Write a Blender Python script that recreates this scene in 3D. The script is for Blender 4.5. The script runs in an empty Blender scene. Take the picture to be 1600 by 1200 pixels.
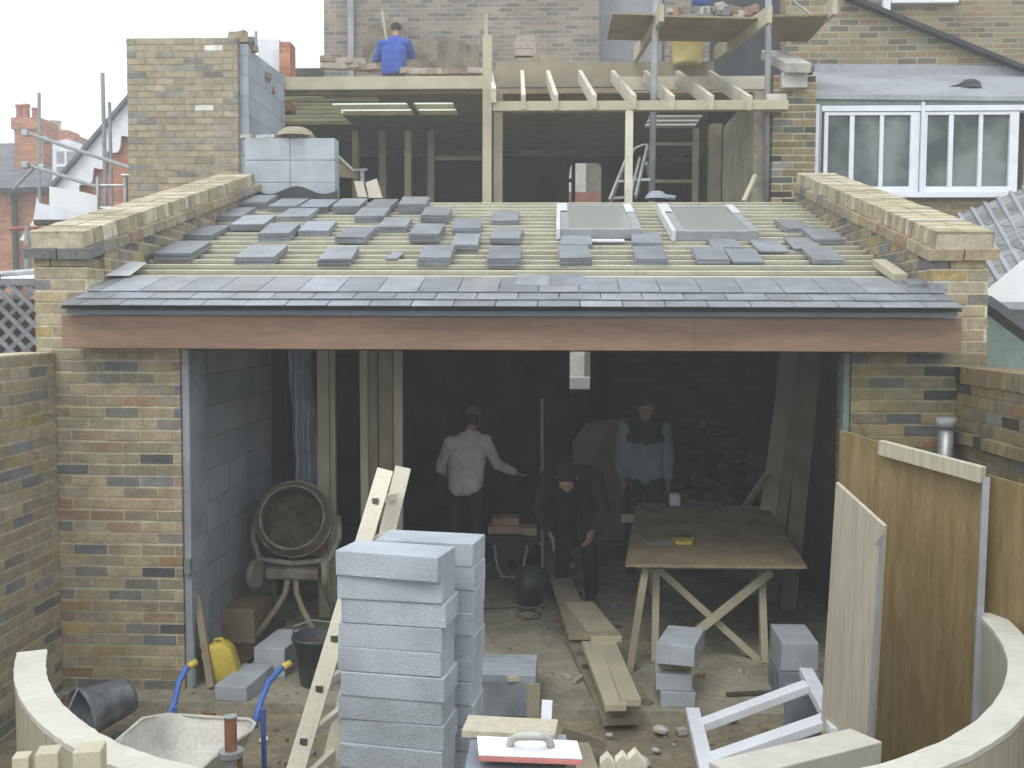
import bpy, bmesh, math, random
from mathutils import Vector, Matrix
random.seed(7)
rnd = random.random
def ru(a, b): return a + (b - a) * random.random()
V = Vector
S = bpy.context.scene
COL = S.collection

# ------------------------------------------------------------------ camera
FPX = 1620.0                      # focal length in pixels of a 1600 px wide frame
CAM = V((0, 0, 2.44))
YAW, PITCH, ROLL = math.atan(70 / FPX), math.atan(100 / FPX), math.radians(0.22)
cam = bpy.data.objects.new('camera', bpy.data.cameras.new('camera'))
COL.objects.link(cam)
RM = Matrix.Rotation(YAW, 3, 'Z') @ Matrix.Rotation(math.pi / 2 - PITCH, 3, 'X') @ Matrix.Rotation(ROLL, 3, 'Z')
cam.matrix_world = Matrix.Translation(CAM) @ RM.to_4x4()
cam.data.sensor_fit = 'HORIZONTAL'
cam.data.sensor_width = 36
cam.data.lens = 36 * FPX / 1600
cam.data.clip_start = 0.05
cam.data.clip_end = 900
S.camera = cam

# ------------------------------------------------------------------ world, sun, exposure
SUN_EL, SUN_AZ = math.radians(52), math.radians(200)
w = bpy.data.worlds.new('World'); S.world = w; w.use_nodes = True
nt = w.node_tree
for n in list(nt.nodes): nt.nodes.remove(n)
sky = nt.nodes.new('ShaderNodeTexSky'); sky.sky_type = 'NISHITA'; sky.sun_disc = False
sky.sun_elevation = SUN_EL; sky.sun_rotation = SUN_AZ; sky.dust_density = 4; sky.air_density = 1.0
ovc = nt.nodes.new('ShaderNodeMix'); ovc.data_type = 'RGBA'; ovc.inputs[0].default_value = 0.86
ovc.inputs[7].default_value = (9.0, 9.45, 10.0, 1)      # even cloud layer in front of the blue
bg = nt.nodes.new('ShaderNodeBackground'); bg.inputs['Strength'].default_value = 0.12
out = nt.nodes.new('ShaderNodeOutputWorld')
nt.links.new(sky.outputs[0], ovc.inputs[6]); nt.links.new(ovc.outputs[2], bg.inputs[0]); nt.links.new(bg.outputs[0], out.inputs[0])
sl = bpy.data.lights.new('sun', 'SUN'); sl.energy = 0.7; sl.angle = math.radians(25); sl.color = (1, 0.96, 0.9)
so = bpy.data.objects.new('sun', sl); COL.objects.link(so)
sd = V((math.sin(SUN_AZ) * math.cos(SUN_EL), math.cos(SUN_AZ) * math.cos(SUN_EL), math.sin(SUN_EL)))
so.rotation_euler = sd.to_track_quat('Z', 'Y').to_euler(); so.location = (0, -10, 30)
S.view_settings.view_transform = 'Standard'; S.view_settings.look = 'None'
S.view_settings.exposure = 0.74; S.view_settings.gamma = 1; S.view_settings.use_curve_mapping = False

# ------------------------------------------------------------------ measuring helpers: photo pixel (1600x1200) -> point at a real distance
def ray(px, py): return RM @ V(((px - 800) / FPX, -(py - 600) / FPX, -1))
def W(px, py, Y):
    d = ray(px, py); return CAM + d * (Y / d.y)
def G(px, py, z=0.0):
    d = ray(px, py); return CAM + d * ((z - CAM.z) / d.z)
RS, RB = 0.272, -1.6236           # roof plane: z - 2.44 = RS*y + RB
def roofz(y): return 2.44 + RS * y + RB
def RF(px, py, lift=0.0):
    d = ray(px, py); t = (RB + lift) / (d.z - RS * d.y); return CAM + d * t

# ------------------------------------------------------------------ materials
MATS = {}
def mat(name, col, rough=0.8, var=0.25, scale=6.0, bump=0.15, metal=0.0, stretch=(1, 1, 1), col2=None, spec=0.4, attr=False, fine=None):
    m = bpy.data.materials.new(name); m.use_nodes = True; t = m.node_tree; N = t.nodes; L = t.links
    b = N['Principled BSDF']; b.inputs['Roughness'].default_value = rough; b.inputs['Metallic'].default_value = metal
    b.inputs['Specular IOR Level'].default_value = spec
    tc = N.new('ShaderNodeTexCoord'); mp = N.new('ShaderNodeMapping'); mp.inputs['Scale'].default_value = stretch
    oi = N.new('ShaderNodeObjectInfo'); ad = N.new('ShaderNodeVectorMath'); ad.operation = 'ADD'
    sc = N.new('ShaderNodeVectorMath'); sc.operation = 'SCALE'; sc.inputs['Scale'].default_value = 17.0
    L.new(oi.outputs['Random'], sc.inputs[0]); L.new(tc.outputs['Object'], ad.inputs[0]); L.new(sc.outputs[0], ad.inputs[1])
    L.new(ad.outputs[0], mp.inputs[0])
    n1 = N.new('ShaderNodeTexNoise'); n1.inputs['Scale'].default_value = scale; n1.inputs['Detail'].default_value = 6
    n2 = N.new('ShaderNodeTexNoise'); n2.inputs['Scale'].default_value = fine or scale * 9; n2.inputs['Detail'].default_value = 4
    L.new(mp.outputs[0], n1.inputs['Vector']); L.new(mp.outputs[0], n2.inputs['Vector'])
    mx = N.new('ShaderNodeMix'); mx.data_type = 'RGBA'
    c2 = col2 or tuple(c * (1 - var * 1.6) for c in col)
    if attr:
        at = N.new('ShaderNodeVertexColor'); at.layer_name = 'col'
        m1 = N.new('ShaderNodeMix'); m1.data_type = 'RGBA'; m1.blend_type = 'MULTIPLY'; m1.inputs[0].default_value = 1
        L.new(at.outputs[0], m1.inputs[6]); m1.inputs[7].default_value = (0.74, 0.73, 0.71, 1)
        L.new(at.outputs[0], mx.inputs[6]); L.new(m1.outputs[2], mx.inputs[7])
    else:
        mx.inputs[6].default_value = (*col, 1); mx.inputs[7].default_value = (*c2, 1)
    rp = N.new('ShaderNodeMapRange'); rp.inputs[1].default_value = 0.38; rp.inputs[2].default_value = 0.66
    L.new(n1.outputs[0], rp.inputs[0]); L.new(rp.outputs[0], mx.inputs[0])
    m2 = N.new('ShaderNodeMix'); m2.data_type = 'RGBA'; m2.blend_type = 'MULTIPLY'; m2.inputs[0].default_value = min(1, var * 2.2)
    rp2 = N.new('ShaderNodeMapRange'); rp2.inputs[1].default_value = 0.3; rp2.inputs[2].default_value = 0.7; rp2.inputs[3].default_value = 0.6; rp2.inputs[4].default_value = 1.25
    L.new(n2.outputs[0], rp2.inputs[0]); L.new(mx.outputs[2], m2.inputs[6]); L.new(rp2.outputs[0], m2.inputs[7])
    L.new(m2.outputs[2], b.inputs['Base Color'])
    if bump:
        bp = N.new('ShaderNodeBump'); bp.inputs['Strength'].default_value = bump; bp.inputs['Distance'].default_value = 0.01
        L.new(n2.outputs[0], bp.inputs['Height']); L.new(bp.outputs[0], b.inputs['Normal'])
    MATS[name] = m; return m
def uvbrick(name, cols, mortar, bw=0.225, rh=0.075, ms=0.009):
    m = bpy.data.materials.new(name); m.use_nodes = True; t = m.node_tree; N = t.nodes; L = t.links
    b = N['Principled BSDF']; b.inputs['Roughness'].default_value = 0.9
    tc = N.new('ShaderNodeTexCoord'); br = N.new('ShaderNodeTexBrick')
    br.inputs['Scale'].default_value = 1; br.inputs['Brick Width'].default_value = bw; br.inputs['Row Height'].default_value = rh
    br.inputs['Mortar Size'].default_value = ms; br.inputs['Mortar Smooth'].default_value = 0.3; br.inputs['Bias'].default_value = 0
    br.inputs['Color1'].default_value = (0, 0, 0, 1); br.inputs['Color2'].default_value = (1, 1, 1, 1); br.inputs['Mortar'].default_value = (0.5, 0.5, 0.5, 1)
    wn = N.new('ShaderNodeTexNoise'); wn.inputs['Scale'].default_value = 3; wv = N.new('ShaderNodeMix'); wv.data_type = 'RGBA'; wv.inputs[0].default_value = 0.012
    L.new(tc.outputs['UV'], wn.inputs['Vector']); L.new(tc.outputs['UV'], wv.inputs[6]); L.new(wn.outputs['Color'], wv.inputs[7]); L.new(wv.outputs[2], br.inputs['Vector'])
    r = N.new('ShaderNodeValToRGB'); e = r.color_ramp.elements; r.color_ramp.interpolation = 'CONSTANT'
    e[0].color = (*cols[0], 1); e[0].position = 0; e[1].position = 1 / len(cols); e[1].color = (*cols[1], 1)
    for i, c in enumerate(cols[2:]):
        q = e.new((i + 2) / len(cols)); q.color = (*c, 1)
    mx = N.new('ShaderNodeMix'); mx.data_type = 'RGBA'; mx.inputs[7].default_value = (*mortar, 1)
    L.new(br.outputs['Color'], r.inputs[0]); L.new(r.outputs[0], mx.inputs[6]); L.new(br.outputs['Fac'], mx.inputs[0])
    nz = N.new('ShaderNodeTexNoise'); nz.inputs['Scale'].default_value = 1.3; nz.inputs['Detail'].default_value = 8; L.new(tc.outputs['UV'], nz.inputs['Vector'])
    rp = N.new('ShaderNodeMapRange'); rp.inputs[1].default_value = 0.3; rp.inputs[2].default_value = 0.7; rp.inputs[3].default_value = 0.65; rp.inputs[4].default_value = 1.2
    L.new(nz.outputs[0], rp.inputs[0])
    m2 = N.new('ShaderNodeMix'); m2.data_type = 'RGBA'; m2.blend_type = 'MULTIPLY'; m2.inputs[0].default_value = 0.8
    L.new(mx.outputs[2], m2.inputs[6]); L.new(rp.outputs[0], m2.inputs[7]); L.new(m2.outputs[2], b.inputs['Base Color'])
    bp = N.new('ShaderNodeBump'); bp.inputs['Strength'].default_value = 0.5; bp.inputs['Distance'].default_value = 0.012; bp.invert = True
    L.new(br.outputs['Fac'], bp.inputs['Height']); L.new(bp.outputs[0], b.inputs['Normal'])
    MATS[name] = m; return m
mat('brick', (0.3, 0.26, 0.18), 0.92, 0.24, 14, 0.5, attr=True, fine=90)
mat('timber', (0.49, 0.45, 0.325), 0.75, 0.12, 3, 0.1, fine=110)
mat('pale_timber', (0.66, 0.62, 0.50), 0.7, 0.1, 4, 0.08, fine=60)
mat('old_timber', (0.32, 0.28, 0.20), 0.85, 0.15, 4, 0.15, fine=110)
mat('dark_timber', (0.12, 0.10, 0.075), 0.85, 0.25, 4, 0.15)
mat('batten', (0.53, 0.52, 0.385), 0.7, 0.12, 5, 0.05)
mat('plywood', (0.20, 0.145, 0.055), 0.55, 0.25, 5, 0.06, stretch=(5, 5, 0.6), col2=(0.27, 0.20, 0.095))
mat('table_ply', (0.33, 0.26, 0.165), 0.6, 0.2, 4, 0.06)
mat('pale_ply', (0.49, 0.445, 0.345), 0.6, 0.12, 5, 0.05, stretch=(8, 8, 0.5))
mat('ring_top', (0.56, 0.545, 0.475), 0.8, 0.08, 6, 0.15)
mat('ring_face', (0.42, 0.40, 0.31), 0.8, 0.15, 5, 0.05, stretch=(9, 9, 0.4))
mat('slate', (0.13, 0.145, 0.185), 0.38, 0.2, 5, 0.2, spec=0.5, attr=False)
mat('slate_tile', (0.2, 0.2, 0.2), 0.36, 0.2, 5, 0.2, spec=0.5, attr=True)
mat('block', (0.435, 0.485, 0.53), 0.95, 0.15, 4, 0.5, fine=120)
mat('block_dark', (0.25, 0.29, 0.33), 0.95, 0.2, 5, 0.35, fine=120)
mat('blockwork', (0.34, 0.38, 0.43), 0.95, 0.2, 3, 0.2)
mat('concrete', (0.40, 0.375, 0.285), 0.9, 0.25, 2.2, 0.2)
mat('soil', (0.29, 0.245, 0.165), 0.95, 0.3, 3, 0.9, fine=25, col2=(0.19, 0.165, 0.12))
mat('galvanised', (0.45, 0.47, 0.48), 0.45, 0.15, 8, 0.05, metal=0.6)
mat('grey_pole', (0.30, 0.32, 0.33), 0.6, 0.15, 8, 0.05)
mat('dark_plastic', (0.06, 0.07, 0.075), 0.45, 0.2, 9, 0.05)
mat('bucket_grey', (0.21, 0.23, 0.25), 0.6, 0.35, 12, 0.1)
mat('yellow_plastic', (0.60, 0.47, 0.08), 0.45, 0.12, 9, 0.04)
mat('yellow_tub', (0.80, 0.68, 0.28), 0.5, 0.1, 6, 0.03)
mat('blue_paint', (0.08, 0.17, 0.50), 0.4, 0.12, 12, 0.03)
mat('barrow_tray', (0.60, 0.585, 0.53), 0.6, 0.16, 5, 0.15)
mat('sky_frame', (0.32, 0.34, 0.355), 0.4, 0.1, 5, 0.03)
mat('white_paint', (0.72, 0.76, 0.82), 0.5, 0.06, 6, 0.03)
mat('white_board', (0.78, 0.80, 0.82), 0.6, 0.05, 3, 0.02)
mat('foil', (0.85, 0.88, 0.9), 0.3, 0.05, 12, 0.1, metal=0.3)
mat('membrane', (0.15, 0.13, 0.12), 0.8, 0.15, 5, 0.15)
mat('dark_felt', (0.05, 0.055, 0.06), 0.8, 0.2, 5, 0.2)
mat('fascia', (0.31, 0.195, 0.13), 0.6, 0.2, 2.5, 0.04, stretch=(0.35, 3, 3))
mat('fascia_grey', (0.20, 0.24, 0.28), 0.5, 0.1, 4, 0.02)
mat('lead', (0.33, 0.35, 0.38), 0.5, 0.15, 2, 0.15)
mat('stone', (0.52, 0.52, 0.48), 0.85, 0.15, 5, 0.2)
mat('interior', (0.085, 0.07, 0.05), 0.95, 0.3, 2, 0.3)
mat('mixer', (0.18, 0.155, 0.11), 0.75, 0.3, 7, 0.3, col2=(0.30, 0.28, 0.23))
mat('mixer_mud', (0.13, 0.10, 0.06), 0.9, 0.3, 9, 0.8, fine=30)
mat('green_render', (0.20, 0.27, 0.24), 0.9, 0.15, 2, 0.1)
mat('terracotta', (0.40, 0.17, 0.12), 0.85, 0.2, 5, 0.2)
mat('red_rubber', (0.52, 0.20, 0.18), 0.7, 0.1, 8, 0.05)
mat('rust', (0.26, 0.12, 0.07), 0.8, 0.3, 20, 0.2)
mat('skin', (0.42, 0.26, 0.18), 0.6, 0.08, 20, 0.03)
mat('jacket_white', (0.72, 0.72, 0.66), 0.9, 0.12, 8, 0.3, fine=14)
mat('jeans_dark', (0.035, 0.045, 0.06), 0.9, 0.2, 8, 0.3, fine=14)
mat('cloth_black', (0.022, 0.022, 0.024), 0.9, 0.2, 8, 0.3, fine=14)
mat('cloth_grey', (0.25, 0.34, 0.38), 0.9, 0.15, 8, 0.3, fine=14)
mat('cloth_blue', (0.04, 0.10, 0.42), 0.9, 0.12, 8, 0.3, fine=14)
mat('hair', (0.025, 0.02, 0.018), 0.8, 0.2, 30, 0.2)
mat('boots', (0.08, 0.07, 0.06), 0.7, 0.2, 15, 0.1)
mat('cap', (0.17, 0.15, 0.14), 0.9, 0.15, 15, 0.1)
mat('sheeting', (0.36, 0.40, 0.48), 0.35, 0.2, 4, 0.4, fine=9)
mat('trellis', (0.25, 0.27, 0.29), 0.85, 0.2, 8, 0.1)
mat('cutback', (0.24, 0.205, 0.15), 0.95, 0.3, 4, 0.6, fine=22)
mat('tree', (0.10, 0.14, 0.08), 0.9, 0.3, 4, 0.3)
mat('rubble', (0.20, 0.17, 0.13), 0.95, 0.3, 9, 0.5, attr=True)
uvbrick('far_stock', [(0.20, 0.18, 0.16), (0.26, 0.22, 0.18), (0.15, 0.145, 0.14), (0.30, 0.25, 0.19), (0.22, 0.20, 0.16)], (0.30, 0.28, 0.24))
uvbrick('far_yellow', [(0.21, 0.18, 0.11), (0.27, 0.22, 0.13), (0.14, 0.125, 0.095), (0.25, 0.17, 0.10), (0.24, 0.22, 0.15)], (0.32, 0.30, 0.22))
uvbrick('far_red', [(0.42, 0.16, 0.08), (0.48, 0.20, 0.11), (0.36, 0.14, 0.08), (0.50, 0.24, 0.13)], (0.40, 0.27, 0.20))
uvbrick('aerated', [(0.36, 0.40, 0.46), (0.40, 0.44, 0.50), (0.33, 0.38, 0.44), (0.38, 0.41, 0.45)], (0.25, 0.27, 0.29), 0.45, 0.225, 0.006)
uvbrick('slate_roof', [(0.15, 0.155, 0.18), (0.18, 0.18, 0.21), (0.13, 0.135, 0.16)], (0.07, 0.07, 0.08), 0.28, 0.2, 0.008)
uvbrick('plain_tile', [(0.24, 0.25, 0.25), (0.28, 0.29, 0.29), (0.20, 0.21, 0.21)], (0.09, 0.10, 0.10), 0.6, 0.2, 0.01)
gm = bpy.data.materials.new('glass'); gm.use_nodes = True
gb = gm.node_tree.nodes['Principled BSDF']; gb.inputs['Base Color'].default_value = (0.035, 0.055, 0.05, 1); gb.inputs['Roughness'].default_value = 0.06; gb.inputs['IOR'].default_value = 1.5
MATS['glass'] = gm
gn = gm.node_tree; g1 = gn.nodes.new('ShaderNodeTexNoise'); g1.inputs['Scale'].default_value = 1.6; g1.inputs['Detail'].default_value = 3; g2 = gn.nodes.new('ShaderNodeValToRGB')  # noise in the base colour stands in for reflections in the panes
g2.color_ramp.elements[0].position = .42; g2.color_ramp.elements[0].color = (0.03, 0.05, 0.045, 1); g2.color_ramp.elements[1].position = .62; g2.color_ramp.elements[1].color = (0.16, 0.20, 0.19, 1)
gt = gn.nodes.new('ShaderNodeTexCoord'); gn.links.new(gt.outputs['UV'], g1.inputs['Vector']); gn.links.new(g1.outputs[0], g2.inputs[0]); gn.links.new(g2.outputs[0], gb.inputs['Base Color'])
gm2 = gm.copy(); gm2.name = 'skylight_glass'; b2 = gm2.node_tree.nodes['Principled BSDF']; gm2.node_tree.links.remove(b2.inputs['Base Color'].links[0]); b2.inputs['Base Color'].default_value = (0.27, 0.29, 0.275, 1); b2.inputs['Roughness'].default_value = 0.25; MATS['skylight_glass'] = gm2
mat('sheet_label', (0.42, 0.44, 0.42), 0.4, 0.05)

tm = bpy.data.materials.new('translucent_sheet'); tm.use_nodes = True; tn = tm.node_tree; tn.nodes.remove(tn.nodes['Principled BSDF'])
tl_ = tn.nodes.new('ShaderNodeBsdfTranslucent'); tl_.inputs[0].default_value = (0.80, 0.84, 0.76, 1); tn.links.new(tl_.outputs[0], tn.nodes['Material Output'].inputs[0]); MATS['translucent_sheet'] = tm
# ------------------------------------------------------------------ mesh builder
class MB:
    def __init__(s): s.v = []; s.f = []; s.c = []
    def add(s, vs, fs, col=(0.5, 0.5, 0.5)):
        o = len(s.v); s.v += [V(p) for p in vs]
        for f in fs: s.f.append([i + o for i in f]); s.c.append(col)
        return s
    def hexa(s, p, col=(0.5, 0.5, 0.5)):      # p: 4 bottom (ccw), 4 top
        return s.add(p, [(3, 2, 1, 0), (4, 5, 6, 7), (0, 1, 5, 4), (1, 2, 6, 5), (2, 3, 7, 6), (3, 0, 4, 7)], col)
    def box(s, lo, hi, col=(0.5, 0.5, 0.5), j=0.0):
        x0, y0, z0 = lo; x1, y1, z1 = hi
        p = [V(q) for q in ((x0, y0, z0), (x1, y0, z0), (x1, y1, z0), (x0, y1, z0), (x0, y0, z1), (x1, y0, z1), (x1, y1, z1), (x0, y1, z1))]
        if j: p = [q + V((ru(-j, j), ru(-j, j), ru(-j, j))) for q in p]
        return s.hexa(p, col)
    def obox(s, c, A, B, C, col=(0.5, 0.5, 0.5)):       # centre, half axes
        c, A, B, C = V(c), V(A), V(B), V(C)
        if A.cross(B).dot(C) < 0: A = -A
        return s.hexa([c - A - B - C, c + A - B - C, c + A + B - C, c - A + B - C, c - A - B + C, c + A - B + C, c + A + B + C, c - A + B + C], col)
    def beam(s, p0, p1, wd, ht, up=(0, 0, 1), col=(0.5, 0.5, 0.5)):
        p0, p1 = V(p0), V(p1); d = (p1 - p0); u = V(up); sd = d.cross(u)
        if sd.length < 1e-6: u = V((0, 1, 0)); sd = d.cross(u)
        sd.normalize(); u = sd.cross(d).normalized()
        return s.obox((p0 + p1) / 2, d / 2, sd * wd / 2, u * ht / 2, col)
    def cyl(s, p0, p1, r0, r1=None, n=12, col=(0.5, 0.5, 0.5), caps=True):
        r1 = r0 if r1 is None else r1; p0, p1 = V(p0), V(p1); d = (p1 - p0).normalized()
        a = d.orthogonal().normalized(); b = d.cross(a)
        vs = [p + (a * math.cos(t) + b * math.sin(t)) * r for p, r in ((p0, r0), (p1, r1)) for t in [2 * math.pi * i / n for i in range(n)]]
        fs = [(i, (i + 1) % n, n + (i + 1) % n, n + i) for i in range(n)]
        if caps: fs += [tuple(range(n))[::-1], tuple(range(n, 2 * n))]
        return s.add(vs, fs, col)
    def tube(s, pts, r, n=10, col=(0.5, 0.5, 0.5), closed=False):
        pts = [V(p) for p in pts]; k = len(pts); rings = []; ref = None
        for i, p in enumerate(pts):
            d = (pts[min(i + 1, k - 1)] - pts[max(i - 1, 0)]).normalized()
            if ref is None: ref = d.orthogonal().normalized()
            a = (ref - d * ref.dot(d)).normalized(); ref = a; b = d.cross(a)
            rr = r[i] if isinstance(r, (list, tuple)) else r
            rings.append([p + (a * math.cos(t) + b * math.sin(t)) * rr for t in [2 * math.pi * q / n for q in range(n)]])
        vs = [q for g in rings for q in g]; fs = []
        for i in range(k - 1):
            for q in range(n): fs.append((i * n + q, i * n + (q + 1) % n, (i + 1) * n + (q + 1) % n, (i + 1) * n + q))
        fs += [tuple(range(n))[::-1], tuple(range((k - 1) * n, k * n))]
        return s.add(vs, fs, col)
    def lathe(s, prof, c, ax=(0, 0, 1), n=28, col=(0.5, 0.5, 0.5)):   # prof: (radius, height)
        ax = V(ax).normalized(); a = ax.orthogonal().normalized(); b = ax.cross(a); c = V(c); k = len(prof)
        vs = [c + ax * h + (a * math.cos(t) + b * math.sin(t)) * r for r, h in prof for t in [2 * math.pi * i / n for i in range(n)]]
        fs = [(j * n + i, j * n + (i + 1) % n, (j + 1) * n + (i + 1) % n, (j + 1) * n + i) for j in range(k - 1) for i in range(n)]
        return s.add(vs, fs, col)
    def prism(s, poly, vec, col=(0.5, 0.5, 0.5)):
        poly = [V(p) for p in poly]; vec = V(vec); n = len(poly)
        nm = V((0, 0, 0))
        for i in range(n): nm += poly[i].cross(poly[(i + 1) % n])
        if nm.dot(vec) > 0: poly = poly[::-1]
        fs = [tuple(range(n)), tuple(range(n, 2 * n))[::-1]] + [((i + 1) % n, i, n + i, n + (i + 1) % n) for i in range(n)]
        return s.add(poly + [p + vec for p in poly], fs, col)
    def build(s, name, m, parent=None, smooth=False, bevel=0, origin=None, sub=0):
        xs = [v.x for v in s.v]; ys = [v.y for v in s.v]; zs = [v.z for v in s.v]
        o = V(origin) if origin is not None else V(((min(xs) + max(xs)) / 2, (min(ys) + max(ys)) / 2, min(zs)))
        if parent is not None: o = V((0, 0, 0)); off = wloc(parent)
        else: off = o
        me = bpy.data.meshes.new(name); me.from_pydata([v - off for v in s.v], [], s.f); me.update()
        ca = me.color_attributes.new('col', 'FLOAT_COLOR', 'CORNER'); uv = me.uv_layers.new(name='UVMap')
        i = 0
        for p, c in zip(me.polygons, s.c):
            n = p.normal; ax = (abs(n.x), abs(n.y), abs(n.z)); k = ax.index(max(ax))
            for li in p.loop_indices:
                ca.data[li].color = (*c, 1); q = s.v[me.loops[li].vertex_index]
                uv.data[li].uv = (q.y, q.z) if k == 0 else ((q.x, q.z) if k == 1 else (q.x, q.y))
            if smooth: p.use_smooth = True
        me.materials.append(MATS[m])
        ob = bpy.data.objects.new(name, me); COL.objects.link(ob); ob.location = o
        if parent is not None: ob.parent = parent
        if bevel:
            bv = ob.modifiers.new('bevel', 'BEVEL'); bv.width = bevel; bv.segments = 2; bv.limit_method = 'ANGLE'
        if sub:
            sm = ob.modifiers.new('sub', 'SUBSURF'); sm.levels = sub; sm.render_levels = sub
        return ob
def wloc(o):
    p = V(o.location)
    while o.parent is not None: o = o.parent; p = p + V(o.location)
    return p
def tag(o, label, cat, group=None, kind=None):
    if label: o['label'] = label
    if cat: o['category'] = cat
    if group: o['group'] = group
    if kind: o['kind'] = kind
    return o
def thing(name, label, cat, loc=(0, 0, 0), group=None):
    o = bpy.data.objects.new(name, None); o.empty_display_size = 0.1; COL.objects.link(o); o.location = loc
    return tag(o, label, cat, group)
def one(mb, name, m, label, cat, group=None, **k): return tag(mb.build(name, m, **k), label, cat, group)
ORD = ['first', 'second', 'third', 'fourth', 'fifth', 'sixth', 'seventh', 'eighth', 'ninth', 'tenth', 'eleventh', 'twelfth', 'thirteenth', 'fourteenth', 'fifteenth', 'sixteenth']

# ------------------------------------------------------------------ real brickwork: one box per brick, mortar bed behind
STOCK = [((0.42, 0.345, 0.225), 5), ((0.32, 0.28, 0.20), 5), ((0.40, 0.35, 0.245), 3), ((0.20, 0.205, 0.215), 1.4), ((0.24, 0.225, 0.20), 1.6), ((0.36, 0.26, 0.18), 1.5), ((0.36, 0.24, 0.135), 0.7), ((0.11, 0.115, 0.115), 0.3), ((0.27, 0.28, 0.30), 0.7), ((0.44, 0.34, 0.15), 0.6)]
OLIVE = [((0.25, 0.20, 0.10), 5), ((0.21, 0.185, 0.115), 4), ((0.29, 0.23, 0.115), 3), ((0.115, 0.125, 0.115), 1.6), ((0.26, 0.16, 0.09), 1.2), ((0.065, 0.06, 0.05), 0.8), ((0.23, 0.23, 0.21), 1)]
def pick(pal):
    t = ru(0, sum(w for _, w in pal))
    for c, w in pal:
        t -= w
        if t <= 0: break
    k = ru(0.85, 1.12); return tuple(x * k for x in c)
MORT = (0.58, 0.53, 0.40)
def brickwork(mb, O, U, L, H, Nn, T, pal=STOCK, top=None, z_off=0, mort=MORT, left=None):
    """O: lower left corner of the seen face, U: along, Nn: into the wall, T thickness"""
    O, U, Nn = V(O), V(U).normalized(), V(Nn).normalized(); Z = V((0, 0, 1))
    n = int(round(H / 0.075))
    for i in range(n):
        z0 = i * 0.075; u = -(0.1125 if i % 2 else 0) - 0.0
        while u < L - 0.02:
            a, b = max(0, u), min(L, u + 0.215); u += 0.225
            if b - a < 0.03: continue
            if top and z0 + 0.012 > max(top(a), top(b)): continue
            j = -ru(0.0008, 0.006); e = ru(-0.002, 0.002)
            z1 = z0 + 0.0585
            zA = zB = z1
            if top: zA = min(z1, max(z0 + 0.003, top(a))); zB = min(z1, max(z0 + 0.003, top(b)))
            lo = O + U * a + Z * (z0 + e)
            mb.hexa([lo + Nn * j, O + U * b + Z * (z0 + e) + Nn * (j + ru(-0.001, 0.0006)), O + U * b + Z * z0 + Nn * T, O + U * a + Z * z0 + Nn * T,
                     O + U * a + Z * (zA + e) + Nn * j, O + U * b + Z * (zB + e) + Nn * j, O + U * b + Z * zB + Nn * T, O + U * a + Z * zA + Nn * T] if U.cross(Nn).z > 0 else
                    [O + U * b + Z * (z0 + e) + Nn * j, lo + Nn * j, O + U * a + Z * z0 + Nn * T, O + U * b + Z * z0 + Nn * T,
                     O + U * b + Z * (zB + e) + Nn * j, O + U * a + Z * (zA + e) + Nn * j, O + U * a + Z * zA + Nn * T, O + U * b + Z * zB + Nn * T], pick(pal))
        # bed of mortar for this course
        if top:
            u = 0
            while u < L:
                b = min(L, u + 0.2)
                if z0 + 0.075 <= top((u + b) / 2): bed(mb, O, U, Nn, max(u, .003), min(b, L - .003), z0, T, mort)
                u = b
        else: bed(mb, O, U, Nn, .003, L - .003, z0, T, mort)
def bed(mb, O, U, Nn, a, b, z0, T, mort):
    Z = V((0, 0, 1)); r = 0.0022
    p = [O + U * a + Nn * r, O + U * b + Nn * r, O + U * b + Nn * (T - r), O + U * a + Nn * (T - r)]
    if U.cross(Nn).z < 0: p = p[::-1]
    mb.hexa([q + Z * (z0 - 0.005) for q in p] + [q + Z * (z0 + 0.0698) for q in p], tuple(c * ru(0.9, 1.08) for c in mort))

# ================================================================== SETTING
YF = 6.6                                   # plane of the brick front of the extension
g = MB(); g.add([(-70, -30, -0.4), (70, -30, -0.4), (70, 90, -0.4), (-70, 90, -0.4)], [(0, 1, 2, 3)])
tag(g.build('ground', 'soil'), None, None, kind='structure')
# trampled earth of the sunken yard, with real bumps
g = MB(); nx, ny = 150, 130; x0, x1, y0, y1 = -4.4, 4.6, 0.6, 6.52
hm = {}
bump = [(ru(x0, x1), ru(y0, y1), ru(0.05, 0.35), ru(-0.02, 0.035)) for _ in range(150)]
vs = []
for j in range(ny + 1):
    for i in range(nx + 1):
        x = x0 + (x1 - x0) * i / nx; y = y0 + (y1 - y0) * j / ny; z = -0.07
        for bx, by, br, bh in bump:
            d2 = (x - bx) ** 2 + (y - by) ** 2
            if d2 < br * br * 4: z += bh * math.exp(-d2 / (br * br))
        vs.append((x, y, z + ru(-0.005, 0.005)))
g.add(vs, [(j * (nx + 1) + i, j * (nx + 1) + i + 1, (j + 1) * (nx + 1) + i + 1, (j + 1) * (nx + 1) + i) for j in range(ny) for i in range(nx)])
tag(g.build('yard', 'soil', smooth=True), None, None, kind='structure')
def soilz(x, y): return -0.06
g = MB(); g.box((W(60, 700, YF).x, 6.38, -0.3), (W(1560, 700, YF).x, 20, 0.0))
tag(g.build('floor', 'concrete'), None, None, kind='structure')
g = MB()
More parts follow.
